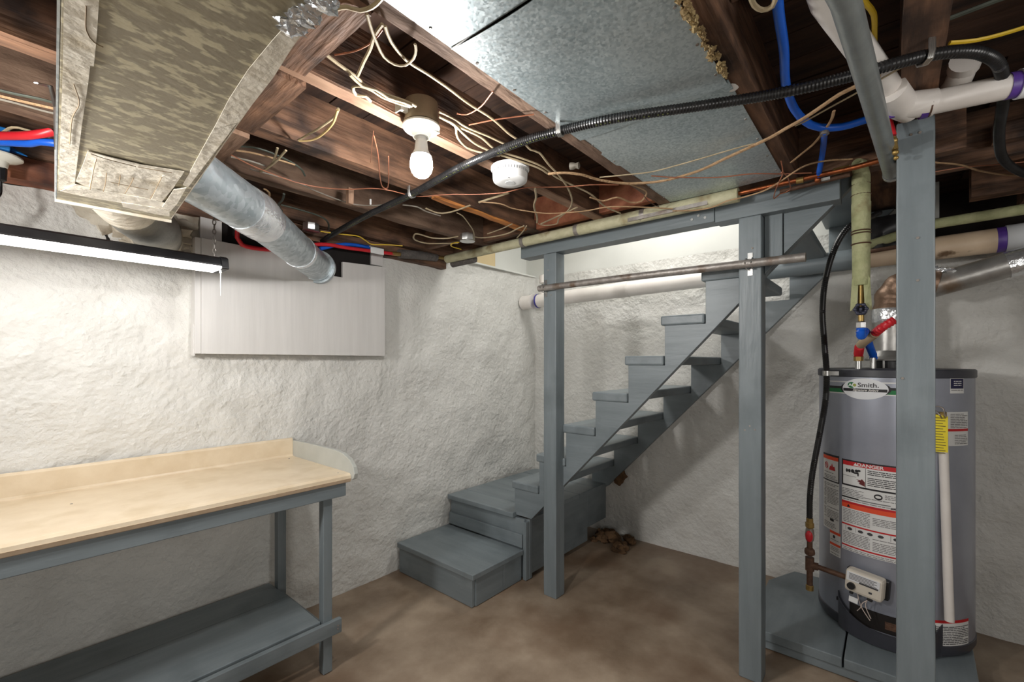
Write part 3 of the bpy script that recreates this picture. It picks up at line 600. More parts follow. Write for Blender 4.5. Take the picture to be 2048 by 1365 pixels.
# main drain along the right wall
md = thing('drain_pipe', 'large horizontal drain pipe along the right wall passing behind the stairs', 'pipe', (3.12, 1.0, 1.9))
XD = 3.13
def dp(y): return Vector((XD, y, 1.935+(2.4-y)*.0175))
obj('pipe_section', MB().tube([dp(2.20), dp(1.55)], .057, 32), PVC, md)
obj('pipe_section', MB().tube([dp(1.56), dp(.62)], .0555, 32), PVC, md)
obj('painted_section', MB().tube([dp(.621), dp(.14)], .057, 32), GREY['y'], md, label='stretch of drain pipe painted grey with the stairs')
obj('dirty_section', MB().tube([dp(.141), dp(-.42)], .058, 32), PVCD, md, label='beige dirt-stained stretch of drain pipe')
obj('coupling', MB().tube([dp(-.415), dp(-.52)], .064, 32), pm('pale_grey_coupling', (196, 198, 200)), md)
obj('pipe_section', MB().tube([dp(-.52), dp(-1.6)], .057, 32), PVC, md)
obj('primer_ring', MB().tube([dp(-.385), dp(-.416)], .0595, 32), PURP, md)
obj('coupling', MB().tube([dp(1.60), dp(1.50)], .060, 32), PVC, md)
obj('rubber_coupling', MB().tube([dp(2.21), dp(2.20), dp(2.14), dp(2.13)], [.058, .063, .063, .058], 28), BLK, md)
obj('tee_fitting', MB().tube([dp(2.215), dp(2.35)], .058, 32).tube([dp(2.41), dp(2.52)], .063, 32).cyl(dp(2.30), dp(2.30)+Vector((0, 0, .13)), .03, 20), PVC, md)
obj('cleanout_cap', MB().cyl(dp(2.30)+Vector((0, 0, .15)), dp(2.30)+Vector((0, 0, .215)), .033, 20).cyl(dp(2.30)+Vector((0, 0, .215)), dp(2.30)+Vector((0, 0, .222)), .02, 6), PVC, md)
obj('primer_ring', MB().cyl(dp(2.30)+Vector((0, 0, .09)), dp(2.30)+Vector((0, 0, .11)), .0315, 20).tube([dp(2.345), dp(2.358)], .062, 28), NAVY, md)
obj('end_socket', MB().tube([dp(2.40), dp(2.42)], .066, 28), PVC, md)
obj('branch_pipe', MB().cyl(dp(-.56)+Vector((-.03, 0, .03)), dp(-.62)+Vector((-.12, 0, .25)), .025, 16), PVC, md)
obj('primer_ring', MB().cyl(dp(-.56)+Vector((-.045, -.004, .05)), dp(-.56)+Vector((-.05, -.006, .062)), .036, 16), PURP, md)
single('wrapped_pipe', MB().tube([PX(1740, 490, 3.05), PX(1800, 470, 3.02), PX(1875, 447, 3.0), PX(2060, 417, 2.98)], .024, 14), WRAPG, 'green-stained wrapped pipe above the dirty drain pipe at the right edge', 'pipe')
single('thin_iron_pipe', MB().tube([PX(1730, 505, 3.0), PX(1800, 493, 2.96)], .011, 10), RUST, 'thin rusty pipe between the vertical wrapped pipe and the nearest post', 'pipe')
# vertical wrapped pipe, valve, flexible connectors
vp = thing('vertical_wrapped_pipe', 'vertical pipe in yellow-green wrap hanging down to a valve above the heater', 'pipe', (2.2, .085, 1.6))
q0 = Vector((2.20, .088, 0))
obj('wrap_section', MB().tube([q0+Vector((-.03, .01, 2.165)), q0+Vector((-.015, .005, 2.165)), q0+Vector((0, 0, 2.14)), q0+Vector((0, 0, 2.12)), q0+Vector((.005, 0, 1.95))], [.02, .026, .026, .03, .03], 16), WRAPG, vp)
obj('wrap_section', MB().tube([q0+Vector((.005, 0, 2.02)), q0+Vector((.01, 0, 1.85)), q0+Vector((.012, 0, 1.70))], [.031, .029, .028], 16), WRAPG, vp)
m = MB()
for sgn in (-1, 1): m.add([q0+Vector((.0, .0+sgn*.004, 1.79)), q0+Vector((-.005, sgn*.028, 1.72)), q0+Vector((.0, sgn*.034, 1.60)), q0+Vector((-.012, sgn*.012, 1.615)), q0+Vector((.03, sgn*.03, 1.62))], [(0, 1, 3), (1, 2, 3), (1, 4, 2), (0, 4, 1), (0, 3, 4), (3, 2, 4)])
obj('torn_wrap', m, WRAPG, vp, label='torn wrap flaps around the valve')
for z in (2.09, 2.05, 1.91, 1.90, 1.86): obj('wire_tie', MB().lathe([(.0305, z-.002), (.033, z), (.0305, z+.002)], (q0.x+.004, q0.y, 0), 18), RUST, vp)
obj('stem', MB().cyl(q0+Vector((.01, 0, 1.70)), q0+Vector((.01, 0, 1.50)), .010, 12), BRAS, vp)
m = MB().ball(q0+Vector((.01, 0, 1.60)), .02, 12, 8)
for k in range(6):
    t = k*math.pi/3; m.ball(q0+Vector((-.022, .018*math.cos(t), 1.605+.018*math.sin(t))), .007, 8, 6)
m.tube([q0+Vector((-.022, .018*math.cos(t), 1.605+.018*math.sin(t))) for t in [k*math.pi/8 for k in range(17)]], .004, 6, False).cyl(q0+Vector((-.02, 0, 1.605)), q0+Vector((.0, 0, 1.605)), .005, 8)
obj('valve_handle', m, pm('dark_blue_grey_handle', (54, 56, 72), (70, 72, 88), 30, .5, .4), vp)
obj('union_nut', MB().lathe([(.011, 1.535), (.017, 1.535), (.017, 1.555), (.011, 1.56)], (q0.x+.01, q0.y, 0), 6), CHROM, vp)
HX, HY_, HR = 2.98, 0.0, .30
cold = thing('cold_water_connector', 'blue-sleeved flexible connector running from the valve down to the heater top', 'water connector', (2.5, .06, 1.38))
obj('sleeve', ribbed([q0+Vector((.01, 0, 1.535)), q0+Vector((.03, 0, 1.505)), PX(1731, 664, 2.50), PX(1738, 690, 2.66), PX(1746, 710, 2.80), PX(1747, 716, 2.80)], .0135, .012, .003), BLUE, cold)
a = PX(1746, 716, 2.80); obj('nipple', MB().cyl(a, (a.x, a.y, 1.37), .012, 12), CHROM, cold)
hot = thing('hot_water_connector', 'red-sleeved flexible connector bending into the heater top', 'water connector', (2.7, .15, 1.36))
hp = [PX(1765, 655, 2.42), PX(1750, 668, 2.45), PX(1728, 684, 2.52), PX(1719, 694, 2.62), PX(1717, 708, 2.72), PX(1717, 714, 2.72)]
obj('sleeve', ribbed(hp[3:5]+[hp[5]], .0165, .012, .003), REDP, hot)
obj('sleeve', ribbed([PX(1790, 640, 2.42), hp[0], PX(1744, 672, 2.47)], .015, .012, .003), REDP, hot)
obj('joint_fitting', MB().tube([hp[1], hp[2], PX(1722, 690, 2.58)], .0185, 12), pm('tan_fitting', (178, 158, 130)), hot)
obj('joint_nut', MB().cyl(hp[5], hp[5]-Vector((0, 0, .02)), .019, 6), BRAS, hot)
a = PX(1717, 722, 2.72); obj('nipple', MB().cyl(a, (a.x, a.y, 1.345), .013, 12), CHROM, hot)
# blue loop, red drop, conduits, upper right white pipes
bl = thing('blue_water_loop', 'thick blue plastic pipe looping down under the joists, with a short drop', 'pipe', (1.7, .2, 2.05))
obj('tube', MB().tube(spline([PZ(1552, -30, 2.19), PZ(1558, 30, 2.19), PZ(1568, 100, 2.185), PZ(1572, 170, 2.18), PZ(1590, 220, 2.17), PZ(1622, 250, 2.16), PZ(1660, 256, 2.15), PZ(1700, 250, 2.15), PZ(1760, 230, 2.16)], .03), .0115, 12), BLUE, bl)
obj('drop_tube', MB().tube(spline([PZ(1649, 264, 2.14), PX(1646, 300, 1.97), PX(1640, 335, 2.06), PX(1636, 356, 2.10)], .03), .0095, 12), BLUE, bl)
a = PZ(1649, 262, 2.145); obj('tie_ring', MB().cyl(a+Vector((0, 0, .014)), a-Vector((0, 0, .012)), .013, 12), STEEL, bl)
a = PX(1635, 360, 2.10); obj('copper_stub', MB().ball(a, .012, 10, 8).cyl(a, a+Vector((0, 0, .03)), .0105, 10), COPP, bl)
rd = thing('red_drop_pipe', 'short red pipe with brass fittings beside the top of the nearest post', 'pipe', (1.8, 0, 2.0))
obj('tube', MB().tube([PX(1772, 225, 1.80), PX(1785, 272, 1.80)], .0105, 12), REDP, rd)
obj('brass_fitting', MB().cyl(PX(1786, 275, 1.80), PX(1790, 300, 1.80), .0085, 10).ball(PX(1787, 282, 1.80), .011, 8, 6).ball(PX(1791, 305, 1.80), .009, 8, 6).ball(PX(1792, 316, 1.80), .007, 8, 6), BRAS, rd)
cd = thing('steel_conduit', 'thick grey steel conduit running overhead towards the nearest post', 'conduit', (1.5, .03, 2.04))
obj('tube', MB().tube([PZ(1660, -60, 2.072), PZ(1690, 0, 2.070), PZ(1740, 180, 2.068), PZ(1783, 345, 2.066)], .0235, 20), GREYP, cd)
a = PZ(1784, 348, 2.066); obj('end_ring', MB().cyl(a-Vector((.01, 0, 0)), a+Vector((.008, 0, 0)), .027, 20), CHROM, cd)
obj('wire_hanger', MB().tube([a+Vector((0, -.02, 0)), a+Vector((0, -.035, .01)), a+Vector((0.01, -.03, .07))], .003, 6), CHROM, cd)
wv = thing('white_vent_pipe', 'white plastic waste pipe with wye joint crossing the head of the nearest post', 'pipe', (1.7, 0, 2.1))
j0 = PZ(1805, 212, 2.125)
obj('pipe_section', MB().tube([PZ(1640, -40, 2.20), PZ(1652, 0, 2.198), PZ(1790, 195, 2.148)], .031, 24), PVC, wv)
obj('wye_fitting', MB().tube([PZ(1782, 180, 2.14), j0, PZ(1822, 220, 2.12)], [.035, .036, .034], 24).tube([j0, PZ(1868, 205, 2.12)], .035, 24), PVC, wv)
obj('pipe_section', MB().tube([PZ(1868, 205, 2.12), PZ(2045, 167, 2.12)], .0305, 24), PVC, wv)
obj('coupling', MB().tube([PZ(2035, 169, 2.12), PZ(2160, 145, 2.12)], .036, 24), pm('bright_white_coupling', (226, 228, 230)), wv)
def ring(p, q, r, w_): p = Vector(p); q = Vector(q); d = (q-p).normalized(); return MB().cyl(p-d*w_, p+d*w_, r, 24)
obj('primer_ring', ring(PZ(1848, 210, 2.12), PZ(2048, 167, 2.12), .0357, .008), PURP, wv)
obj('primer_ring', ring(PZ(1858, 207, 2.12), PZ(2048, 167, 2.12), .0355, .002), RUST, wv)
obj('primer_ring', ring(PZ(2026, 171, 2.12), PZ(2048, 167, 2.12), .032, .012), PURP, wv)
obj('primer_ring', ring(PZ(1788, 210, 2.13), PZ(1652, 0, 2.178), .0365, .003), PURP, wv)
we = thing('white_elbow_pipe', 'white plastic drain elbow up in the dark joist bay at upper right', 'pipe', (2.1, -.2, 2.2))
obj('elbow', MB().tube(spline([PZ(1930, 128, 2.28), PZ(1925, 140, 2.27), PZ(1915, 165, 2.25), PZ(1893, 195, 2.24)], .02), .032, 18), PVC, we)
obj('collar', MB().tube([PZ(1932, 120, 2.28), PZ(1927, 135, 2.275)], .037, 18), PVC, we)
obj('upper_pipe', MB().tube([PZ(1866, 42, 2.28), PZ(1872, 66, 2.28), PZ(1870, 88, 2.28)], [.018, .021, .018], 14), PVC, we)
single('plastic_pipe_stub', MB().tube([PZ(1455, 135, 2.19), PZ(1462, 150, 2.18), PZ(1466, 175, 2.165)], .0165, 16), PVC, 'short white plastic pipe stub beside the corner of the sheet metal', 'pipe')
# flue
fu = thing('flue_pipe', 'galvanized vent pipe rising from the heater and turning right along the wall', 'flue', (2.95, 0, 1.42))
fc = Vector((2.95, .006, 0))
obj('draft_hood', MB().lathe([(.098, 1.408), (.10, 1.415), (.085, 1.43), (.078, 1.45), (.07, 1.46)], fc, 28), GASK, fu)
obj('lower_section', MB().lathe([(.072, 1.455), (.069, 1.58), (.066, 1.63)], fc, 28), GASK, fu)
obj('foil_band', MB().lathe([(.068, 1.60), (.071, 1.61), (.0705, 1.66), (.067, 1.67)], fc, 28), FOIL, fu)
ep = [fc+Vector((0, 0, 1.65)), fc+Vector((0, 0, 1.69)), fc+Vector((0, -.01, 1.74)), fc+Vector((0, -.05, 1.785)), fc+Vector((0, -.11, 1.79)), fc+Vector((0, -.18, 1.775))]
obj('elbow', MB().tube(spline(ep, .012), .065, 26, rf=lambda i: .063+.004*math.sin(i*1.3)), FLEX, fu)
obj('horizontal_section', MB().tube([fc+Vector((0, -.15, 1.765)), fc+Vector((0, -.43, 1.842)), fc+Vector((0, -1.2, 2.02))], .056, 28), GASK, fu)
obj('foil_band', MB().tube([fc+Vector((0, -.40, 1.833)), fc+Vector((0, -.50, 1.858))], .0585, 28), FOIL, fu)
for k in range(4): c0 = fc+Vector((-.04, -.215+.02*k, 1.83+.004*k)); obj('foil_scrap', MB().ball(c0, .013, 7, 5, (1, 1.6, .8), 1.4, k), FOIL, fu)
m = MB()
for x_, y_ in ((-.08, .02), (.06, .06), (.05, -.07), (-.04, -.08)): m.box(fc+Vector((x_-.004, y_-.004, 1.35)), fc+Vector((x_+.004, y_+.004, 1.41)))
obj('hood_legs', m, CHROM, fu)
# ================= WATER HEATER =================
pf = thing('heater_platform', 'low grey painted plank platform under the water heater', 'platform', (2.9, .15, 0))
ch = [(2.455, -.27), (2.455, .155), (3.28, .155), (3.28, -.27)]
obj('plank', MB().prism([(2.452, .165), (2.452, .545), (3.05, .56), (3.28, .46), (3.28, .165)], 2, .045, .09), GREY['x'], pf, .004)
obj('plank', MB().prism([(2.45, -.27), (2.45, .158), (3.28, .158), (3.28, -.30)], 2, .047, .09), GREY['x'], pf, .004)
board('base_board', (2.462, -.262, .004), (2.50, .54, .044), GREY['y'], pf)
board('base_board', (2.50, .50, .004), (3.0, .54, .044), GREY['x'], pf)
board('base_board', (2.50, -.262, .004), (3.26, -.22, .044), GREY['x'], pf)
wh = thing('water_heater', 'short wide silver-grey gas water heater covered in warning labels', 'water heater', (HX, HY_, .09))
obj('tank', MB().lathe([(HR*.985, .12), (HR, .13), (HR, 1.33), (HR*.98, 1.335)], (HX, HY_, 0), 72), HEAT, wh)
obj('top_cap', MB().lathe([(HR+.001, 1.328), (HR+.006, 1.331), (HR+.006, 1.362), (HR, 1.368), (HR-.06, 1.37), (.05, 1.372)], (HX, HY_, 0), 72), DGR, wh)
obj('base_ring', MB().lathe([(HR-.03, .091), (HR-.005, .095), (HR+.004, .115), (HR+.004, .142), (HR, .146)], (HX, HY_, 0), 72), DGR, wh)
obj('flue_collar', MB().lathe([(.06, 1.37), (.06, 1.408), (.055, 1.408)], (fc.x, fc.y, 0), 28), BLK, wh)
def cp(s, z, r=0): a = s/HR; rr = HR+r; return Vector((HX-rr*math.cos(a), HY_-rr*math.sin(a), z))   # s = metres round the tank to the right
def cap_(mb, x0, z0, x1, z1, r, skew=0):
    n = max(1, int(abs(x1-x0)/.015)); vs = []
    for i in range(n+1):
        x = x0+(x1-x0)*i/n; vs += [cp(x, z0, r), cp(x, z1, r)]
    return mb.add(vs, [(2*i, 2*i+2, 2*i+3, 2*i+1) for i in range(n)], True)
def decal(name, rects, r, mat, par, label=None):
    m = MB()
    for q in rects: cap_(m, *q, r)
    return obj(name, m, mat, par, label=label)
def cpoly(pts, r): n = len(pts); c = (sum(p[0] for p in pts)/n, sum(p[1] for p in pts)/n); return MB().add([cp(*c, r)]+[cp(x, z, r) for x, z in pts], [(0, 1+i, 1+(i+1) % n) for i in range(n)], True)
def coval(cx_, cz, a, b, r):
    n = max(8, int(a/.004)); m = MB(); vs = []
    for i in range(n+1):
        x = -a*math.cos(math.pi*i/n); h = b*math.sqrt(max(0, 1-x*x/a/a)); vs += [cp(cx_+x, cz-h, r), cp(cx_+x, cz+h, r)]
    return m.add(vs, [(2*i, 2*i+2, 2*i+3, 2*i+1) for i in range(n)], True)
def ell(cx_, cz, a, b, n=36, t0=0, t1=2*math.pi): return [(cx_+a*math.cos(t0+(t1-t0)*i/n), cz+b*math.sin(t0+(t1-t0)*i/n)) for i in range(n)]
def text_mesh(body, size, shear=0, bold=0):
    cu = bpy.data.curves.new('lettering', 'FONT'); cu.body = body; cu.size = size; cu.align_x = 'CENTER'; cu.align_y = 'CENTER'; cu.shear = shear; cu.offset = bold; cu.resolution_u = 3
    o = bpy.data.objects.new('lettering', cu); C.objects.link(o); dg = bpy.context.evaluated_depsgraph_get(); me = bpy.data.meshes.new_from_object(o.evaluated_get(dg))
    vs = [v.co.copy() for v in me.vertices]; fs = [tuple(p.vertices) for p in me.polygons]; bpy.data.objects.remove(o); bpy.data.meshes.remove(me); return vs, fs
def ctext(body, s, z, size, r, mat, par, sx_=1, shear=0, bold=0, name='lettering'):
    vs, fs = text_mesh(body, size, shear, bold); return obj(name, MB().add([cp(s+v.x*sx_, z+v.y, r) for v in vs], fs), mat, par)
# band label: s = -R*a
bl_ = thing_band = obj('brand_label', cap_(MB(), -.305, 1.245, .13, 1.307, .0008), PAPER, wh, label='white, green and black brand band round the top of the tank')
decal('silver_stripe', [(-.30, 1.281, .125, 1.301)], .0012, HEAT, bl_)
decal('black_stripe', [(-.30, 1.270, .125, 1.282)], .0014, INKB, bl_)
decal('green_stripe', [(-.30, 1.251, .125, 1.270)], .0013, LGRN, bl_)
OC = -.10
obj('brand_oval_edge', coval(OC, 1.273, .103, .041, .0016), INKB, bl_)
obj('brand_oval', coval(OC, 1.273, .093, .05, .0019), pm('oval_white', (226, 228, 230)), bl_)
decal('oval_band', [(OC-.089, 1.260, OC+.089, 1.274)], .0022, INKB, bl_)
obj('emblem_disc', coval(OC-.050, 1.290, .0175, .0145, .0023), LGRN, bl_)
obj('emblem_ring', coval(OC-.036, 1.290, .0125, .012, .0025), pm('emblem_white', (230, 232, 230)), bl_)
obj('emblem_core', coval(OC-.036, 1.290, .0075, .0075, .0027), LOLV, bl_)
ctext('A', OC-.056, 1.290, .019, .0026, pm('emblem_letter', (236, 238, 236)), bl_, 1.2, 0, .0006)
ctext('Smith.', OC+.018, 1.2905, .029, .0024, INK, bl_, 1.15, 0, .0005)
ctext('Signature Select', OC+.005, 1.267, .0135, .0025, pm('script_white', (232, 230, 224)), bl_, 1.15, .4, .0002)
rnd = random.Random(3)
def print_rows(x0, x1, z0, z1, pitch=.0075, h=.0032, gaps=.12):
    out = []; z = z1-pitch
    while z > z0:
        if rnd.random() > gaps:
            x = x0
            end = x1-(rnd.random()*.3*(x1-x0) if rnd.random() < .3 else 0)
            while x < end:
                l = rnd.uniform(.008, .03); out.append((x, z, min(x+l, end), z+h)); x += l+.0025
        z -= pitch
    return out
FP = pm('fine_print_ink', (120, 118, 118), None, 5, .6)
# danger / warning label
dg_ = obj('warning_label', cap_(MB(), -.197, .482, .06, .925, .0008), PAPER, wh, label='large white label with danger and warning panels in red and orange')
decal('black_border', [(-.197, .918, .06, .925), (-.197, .80, -.191, .918), (-.197, .797, .06, .805), (.046, .80, .052, .92), (-.197, .738, -.12, .745), (-.0, .725, .06, .733)], .0014, INKB, dg_)
decal('red_bar', [(-.191, .898, .046, .918), (-.197, .605, .06, .612), (-.197, .502, .06, .509)], .0016, LRED, dg_)
decal('orange_bar', [(-.197, .690, .06, .714)], .0014, LORG, dg_)
decal('red_bar', [(-.197, .712, .06, .722)], .0016, LRED, dg_)
ctext('DANGER', -.075, .908, .021, .002, PAPER, dg_, 1.2, 0, .0006)
obj('warning_triangle', cpoly([(-.142, .901), (-.123, .901), (-.1325, .916)], .002), PAPER, dg_)
obj('warning_triangle', cpoly([(-.172, .694), (-.156, .694), (-.164, .709)], .002), INKB, dg_)
decal('divider', [(-.092, .806, -.0905, .897), (-.19, .846, -.13, .8475)], .0016, INKB, dg_)
m = coval(-.172, .872, .005, .009, .0016)
for c0, a_, b_ in [((-.160, .872), .006, .008), ((-.145, .873), .008, .009), ((-.128, .877), .008, .007), ((-.118, .88), .007, .005), ((-.134, .866), .013, .004), ((-.122, .862), .003, .01)]: q = coval(*c0, a_, b_, .0018); m.add(q.v, q.f)
obj('tap_picture', m, INKB, dg_)
m = cpoly([(-.130, .838), (-.116, .832), (-.126, .828), (-.114, .824), (-.120, .818), (-.10, .812), (-.094, .809), (-.094, .830), (-.106, .843), (-.112, .836)], .0018); obj('hand_picture', m, pm('hand_red', (96, 26, 28)), dg_)
obj('book_icon', coval(-.044, .772, .016, .0135, .0016), INKB, dg_); obj('book_icon_centre', coval(-.044, .772, .011, .006, .002), PAPER, dg_)
decal('dark_bar', [(-.12, .737, -.0, .742)], .0014, pm('grey_bar', (120, 120, 120)), dg_)
decal('heading_print', print_rows(-.084, .04, .812, .894, .0085, .004, .18), .0018, INK, dg_)
decal('fine_print', print_rows(-.195, -.10, .75, .795) + print_rows(-.10, .055, .75, .762) + print_rows(-.02, .055, .765, .79) + print_rows(-.19, -.075, .615, .688) + print_rows(-.065, .055, .615, .682) + print_rows(-.19, -.075, .512, .577) + print_rows(-.065, .055, .512, .577) + print_rows(-.19, .05, .484, .50) + print_rows(-.19, .05, .724, .736), .0016, FP, dg_)['kind'] = 'stuff'
for k, x in enumerate((-.158, -.112, -.075, -.035, .02)): q = coval(x, .590, .011, .007, .0018); obj('pictogram', q, INK, dg_)
decal('divider', [(-.178, .58, -.177, .603), (-.132, .58, -.131, .603), (-.0, .578, .001, .604)], .0016, INK, dg_)
# left label
lf = obj('warning_label', cap_(MB(), -.33, .545, -.212, .93, .0008), PAPER, wh, label='tall white instruction label at the left side of the tank')
decal('black_border', [(-.33, .92, -.212, .93), (-.217, .795, -.212, .92), (-.33, .792, -.212, .798)], .0014, INKB, lf)
decal('orange_bar', [(-.33, .902, -.217, .92)], .0014, LORG, lf)
obj('flame_picture', cpoly([(-.278, .85), (-.235, .85), (-.240, .872), (-.248, .864), (-.256, .886), (-.262, .868), (-.27, .872)], .0018), LRED, lf)
m = MB().tube([cp(x, z, .002) for x, z in ell(-.298, .87, .012, .016, 14)+[(-.286, .87)]], .0012, 5, False).tube([cp(-.305, .882, .002), cp(-.291, .858, .002)], .0012, 5); obj('prohibition_sign', m, LRED, lf)
decal('fine_print', print_rows(-.32, -.222, .80, .842) + print_rows(-.32, -.30, .60, .785) + print_rows(-.292, -.216, .60, .785) + print_rows(-.32, -.23, .555, .585), .0016, FP, lf)['kind'] = 'stuff'
decal('dark_bar', [(-.27, .592, -.244, .604)], .0018, INKB, lf)
sl_ = obj('small_warning_label', cap_(MB(), -.272, .425, -.205, .545, .0008), PAPER, wh, label='small white label with two orange bars at the lower left of the tank')
decal('orange_bar', [(-.272, .532, -.205, .545)], .0014, LORG, sl_)
decal('orange_bar', [(-.272, .474, -.205, .486)], .0014, LORG, sl_)
obj('pictogram', coval(-.243, .518, .007, .008, .0016), INKB, sl_)
decal('fine_print', print_rows(-.267, -.21, .488, .508) + print_rows(-.267, -.21, .428, .47), .0016, FP, sl_)['kind'] = 'stuff'
# right side labels
rl = obj('dark_blue_label', cap_(MB(), .218, 1.262, .29, 1.328, .0008), PAPER, wh, label='small white and dark blue label at the upper right of the tank')
decal('blue_block', [(.221, 1.283, .287, 1.326)], .0012, pm('label_navy', (30, 30, 66)), rl); decal('fine_print', print_rows(.235, .275, 1.286, 1.323, .009, .003), .0016, PAPER, rl)['kind'] = 'stuff'; decal('fine_print', print_rows(.223, .284, 1.264, 1.282), .0016, FP, rl)['kind'] = 'stuff'
rl = obj('side_label', cap_(MB(), .19, 1.03, .318, 1.18, .0008), PAPER, wh, label='white label with a red bar at the right of the tank')
decal('red_bar', [(.19, 1.094, .318, 1.105)], .0012, LRED, rl); decal('fine_print', print_rows(.22, .312, 1.108, 1.176) + print_rows(.24, .312, 1.034, 1.09), .0016, FP, rl)['kind'] = 'stuff'
rl = obj('bottom_label', cap_(MB(), .155, .145, .322, .258, .0008), PAPER, wh, label='white label with red top bar low on the right of the tank')
decal('red_bar', [(.155, .245, .322, .258)], .0012, LRED, rl); decal('fine_print', print_rows(.16, .318, .15, .242), .0016, INK, rl)['kind'] = 'stuff'
# gas control valve
def M_at(s, z): a = s/HR; n = Vector((-math.cos(a), -math.sin(a), 0)); t = Vector((math.sin(a), -math.cos(a), 0)); p = cp(s, z); return Matrix(((t.x, n.x, 0, p.x), (t.y, n.y, 0, p.y), (0, 0, 1, p.z), (0, 0, 0, 1)))
MV = M_at(-.075, .365) @ Matrix.Rotation(math.radians(4), 4, 'Y')
def vbox(lo, hi): return flip(MB().box(lo, hi, MV))
gv = obj('gas_control', vbox((-.078, .012, -.05), (.066, .075, .055)), IVOR, wh, .014, 'ivory gas control box with black dial')
obj('control_back', vbox((-.085, 0, -.045), (.078, .03, .045)), BLK, gv, .004)
obj('control_window', vbox((-.07, .0745, .004), (.056, .0765, .046)), pm('control_label_white', (220, 222, 224)), gv, .004)
m = MB()
for k in range(5): m.box((-.06, .0766, .038-k*.006), (.045-.01*(k % 2), .0768, .0405-k*.006), MV)
m.box((-.02, .0766, .005), (.052, .0769, .0125), MV); obj('window_print', flip(m), INK, gv)
dC = MV @ Vector((-.048, .078, -.017)); dN = (MV.to_3x3() @ Vector((0, 1, 0))).normalized()
obj('dial', MB().cyl(dC-dN*.006, dC+dN*.009, .0155, 20), BLK, gv)
obj('button', vbox((.018, .0745, -.022), (.03, .079, -.014)), DGR, gv, .001); obj('socket', vbox((.012, .06, -.058), (.032, .074, -.045)), BLK, gv, .001); obj('socket', vbox((-.055, .06, -.058), (-.042, .074, -.045)), BLK, gv, .001)
m = MB().tube(spline([MV @ Vector(p) for p in ((.02, .068, -.055), (0, .075, -.075), (-.005, .07, -.1), (.01, .06, -.13), (.025, .05, -.155))], .01), .002, 6).tube(spline([MV @ Vector(p) for p in ((-.03, .05, -.05), (-.02, .06, -.08), (-.01, .06, -.105), (-.025, .05, -.135))], .01), .0018, 6).tube(spline([MV @ Vector(p) for p in ((.012, .066, -.055), (.01, .07, -.09), (.03, .06, -.14))], .01), .0018, 6)
obj('control_wires', m, pm('pinkish_wire', (206, 190, 180)), gv)
obj('wire_tag', MB().box((-.055, .07, -.095), (-.02, .0715, -.07), MV), WHIT, gv)
# burner shield
vs = []; n = 26
for i in range(n+1):
    t = i/n; s = -.215+.40*t; r = .006+.052*math.sin(math.pi*min(1, t*1.05))**.6 if 0 < t < 1 else .004; zt = .262-.085*math.sin(math.pi*t)**.7-.02*t
    vs += [cp(s, .098, r*.75), cp(s, zt, r), cp(s, zt, r-.004), cp(s, .098, r*.75-.004)]
fs = []
for i in range(n):
    b_ = 4*i
    for a_, c_ in ((0, 1), (1, 2), (2, 3), (3, 0)): fs.append((b_+a_, b_+4+a_, b_+4+c_, b_+c_))
obj('burner_shield', MB().add(vs, fs, True), DGR, wh, label='charcoal scoop-shaped burner shield')
decal('burner_opening', [(-.16, .15, .16, .235)], .0008, HOLE, wh); decal('burner_opening_rust', [(-.02, .17, .12, .205)], .0012, RUST, wh)
obj('shield_clip', MB().box(cp(-.228, .215, .0)-Vector((.004, .0, 0)), cp(-.208, .228, .006)), BLK, wh)
# relief pipe, tag
ta, tb = PX(1886, 870, 2.715), PX(1899, 1243, 2.70)
rpv = obj('relief_pipe', MB().tube([(ta.x+.01, ta.y, ta.z+.02), (tb.x, tb.y, tb.z)], .0165, 18), PVC, wh, label='white plastic relief pipe down the right front of the tank')
obj('relief_valve', MB().cyl((ta.x+.0, ta.y, ta.z), (ta.x, ta.y, ta.z+.1), .012, 12).cyl((ta.x, ta.y, ta.z+.07), (HX-.25, ta.y*.8, ta.z+.08), .014, 10), BRAS, wh)
g0 = PX(1866, 829, 2.69); g1 = PX(1896, 906, 2.69)
tg = obj('yellow_tag', MB().add([(2.69, g0.y, g0.z), (2.69, g1.y, g0.z-.006), (2.69, g1.y, g1.z), (2.69, g0.y, g1.z), (2.692, g0.y, g0.z), (2.692, g1.y, g0.z-.006), (2.692, g1.y, g1.z), (2.692, g0.y, g1.z)], [(0, 3, 2, 1), (4, 5, 6, 7), (0, 1, 5, 4), (1, 2, 6, 5), (2, 3, 7, 6), (3, 0, 4, 7)]), LYEL, wh, label='yellow warning tag hanging on the relief valve')
m = MB()
for k in range(14):
    z = g0.z-.016-k*.0118; y0 = g1.y+.006; y1 = g0.y-.006
    m.box((2.6885, y0+.01*rnd.random(), z), (2.6895, y1, z+.003))
obj('tag_print', m, pm('tag_ink', (110, 98, 30)), tg)
obj('tag_wire', MB().tube(spline([(2.70, g0.y-.03, g0.z-.02), (2.66, g0.y-.02, g0.z+.0), (2.69, g0.y-.0, g0.z+.03), (2.70, g0.y-.03, g0.z+.03), (2.68, g0.y-.04, g0.z-.01)], .01), .003, 6), STEEL, wh)
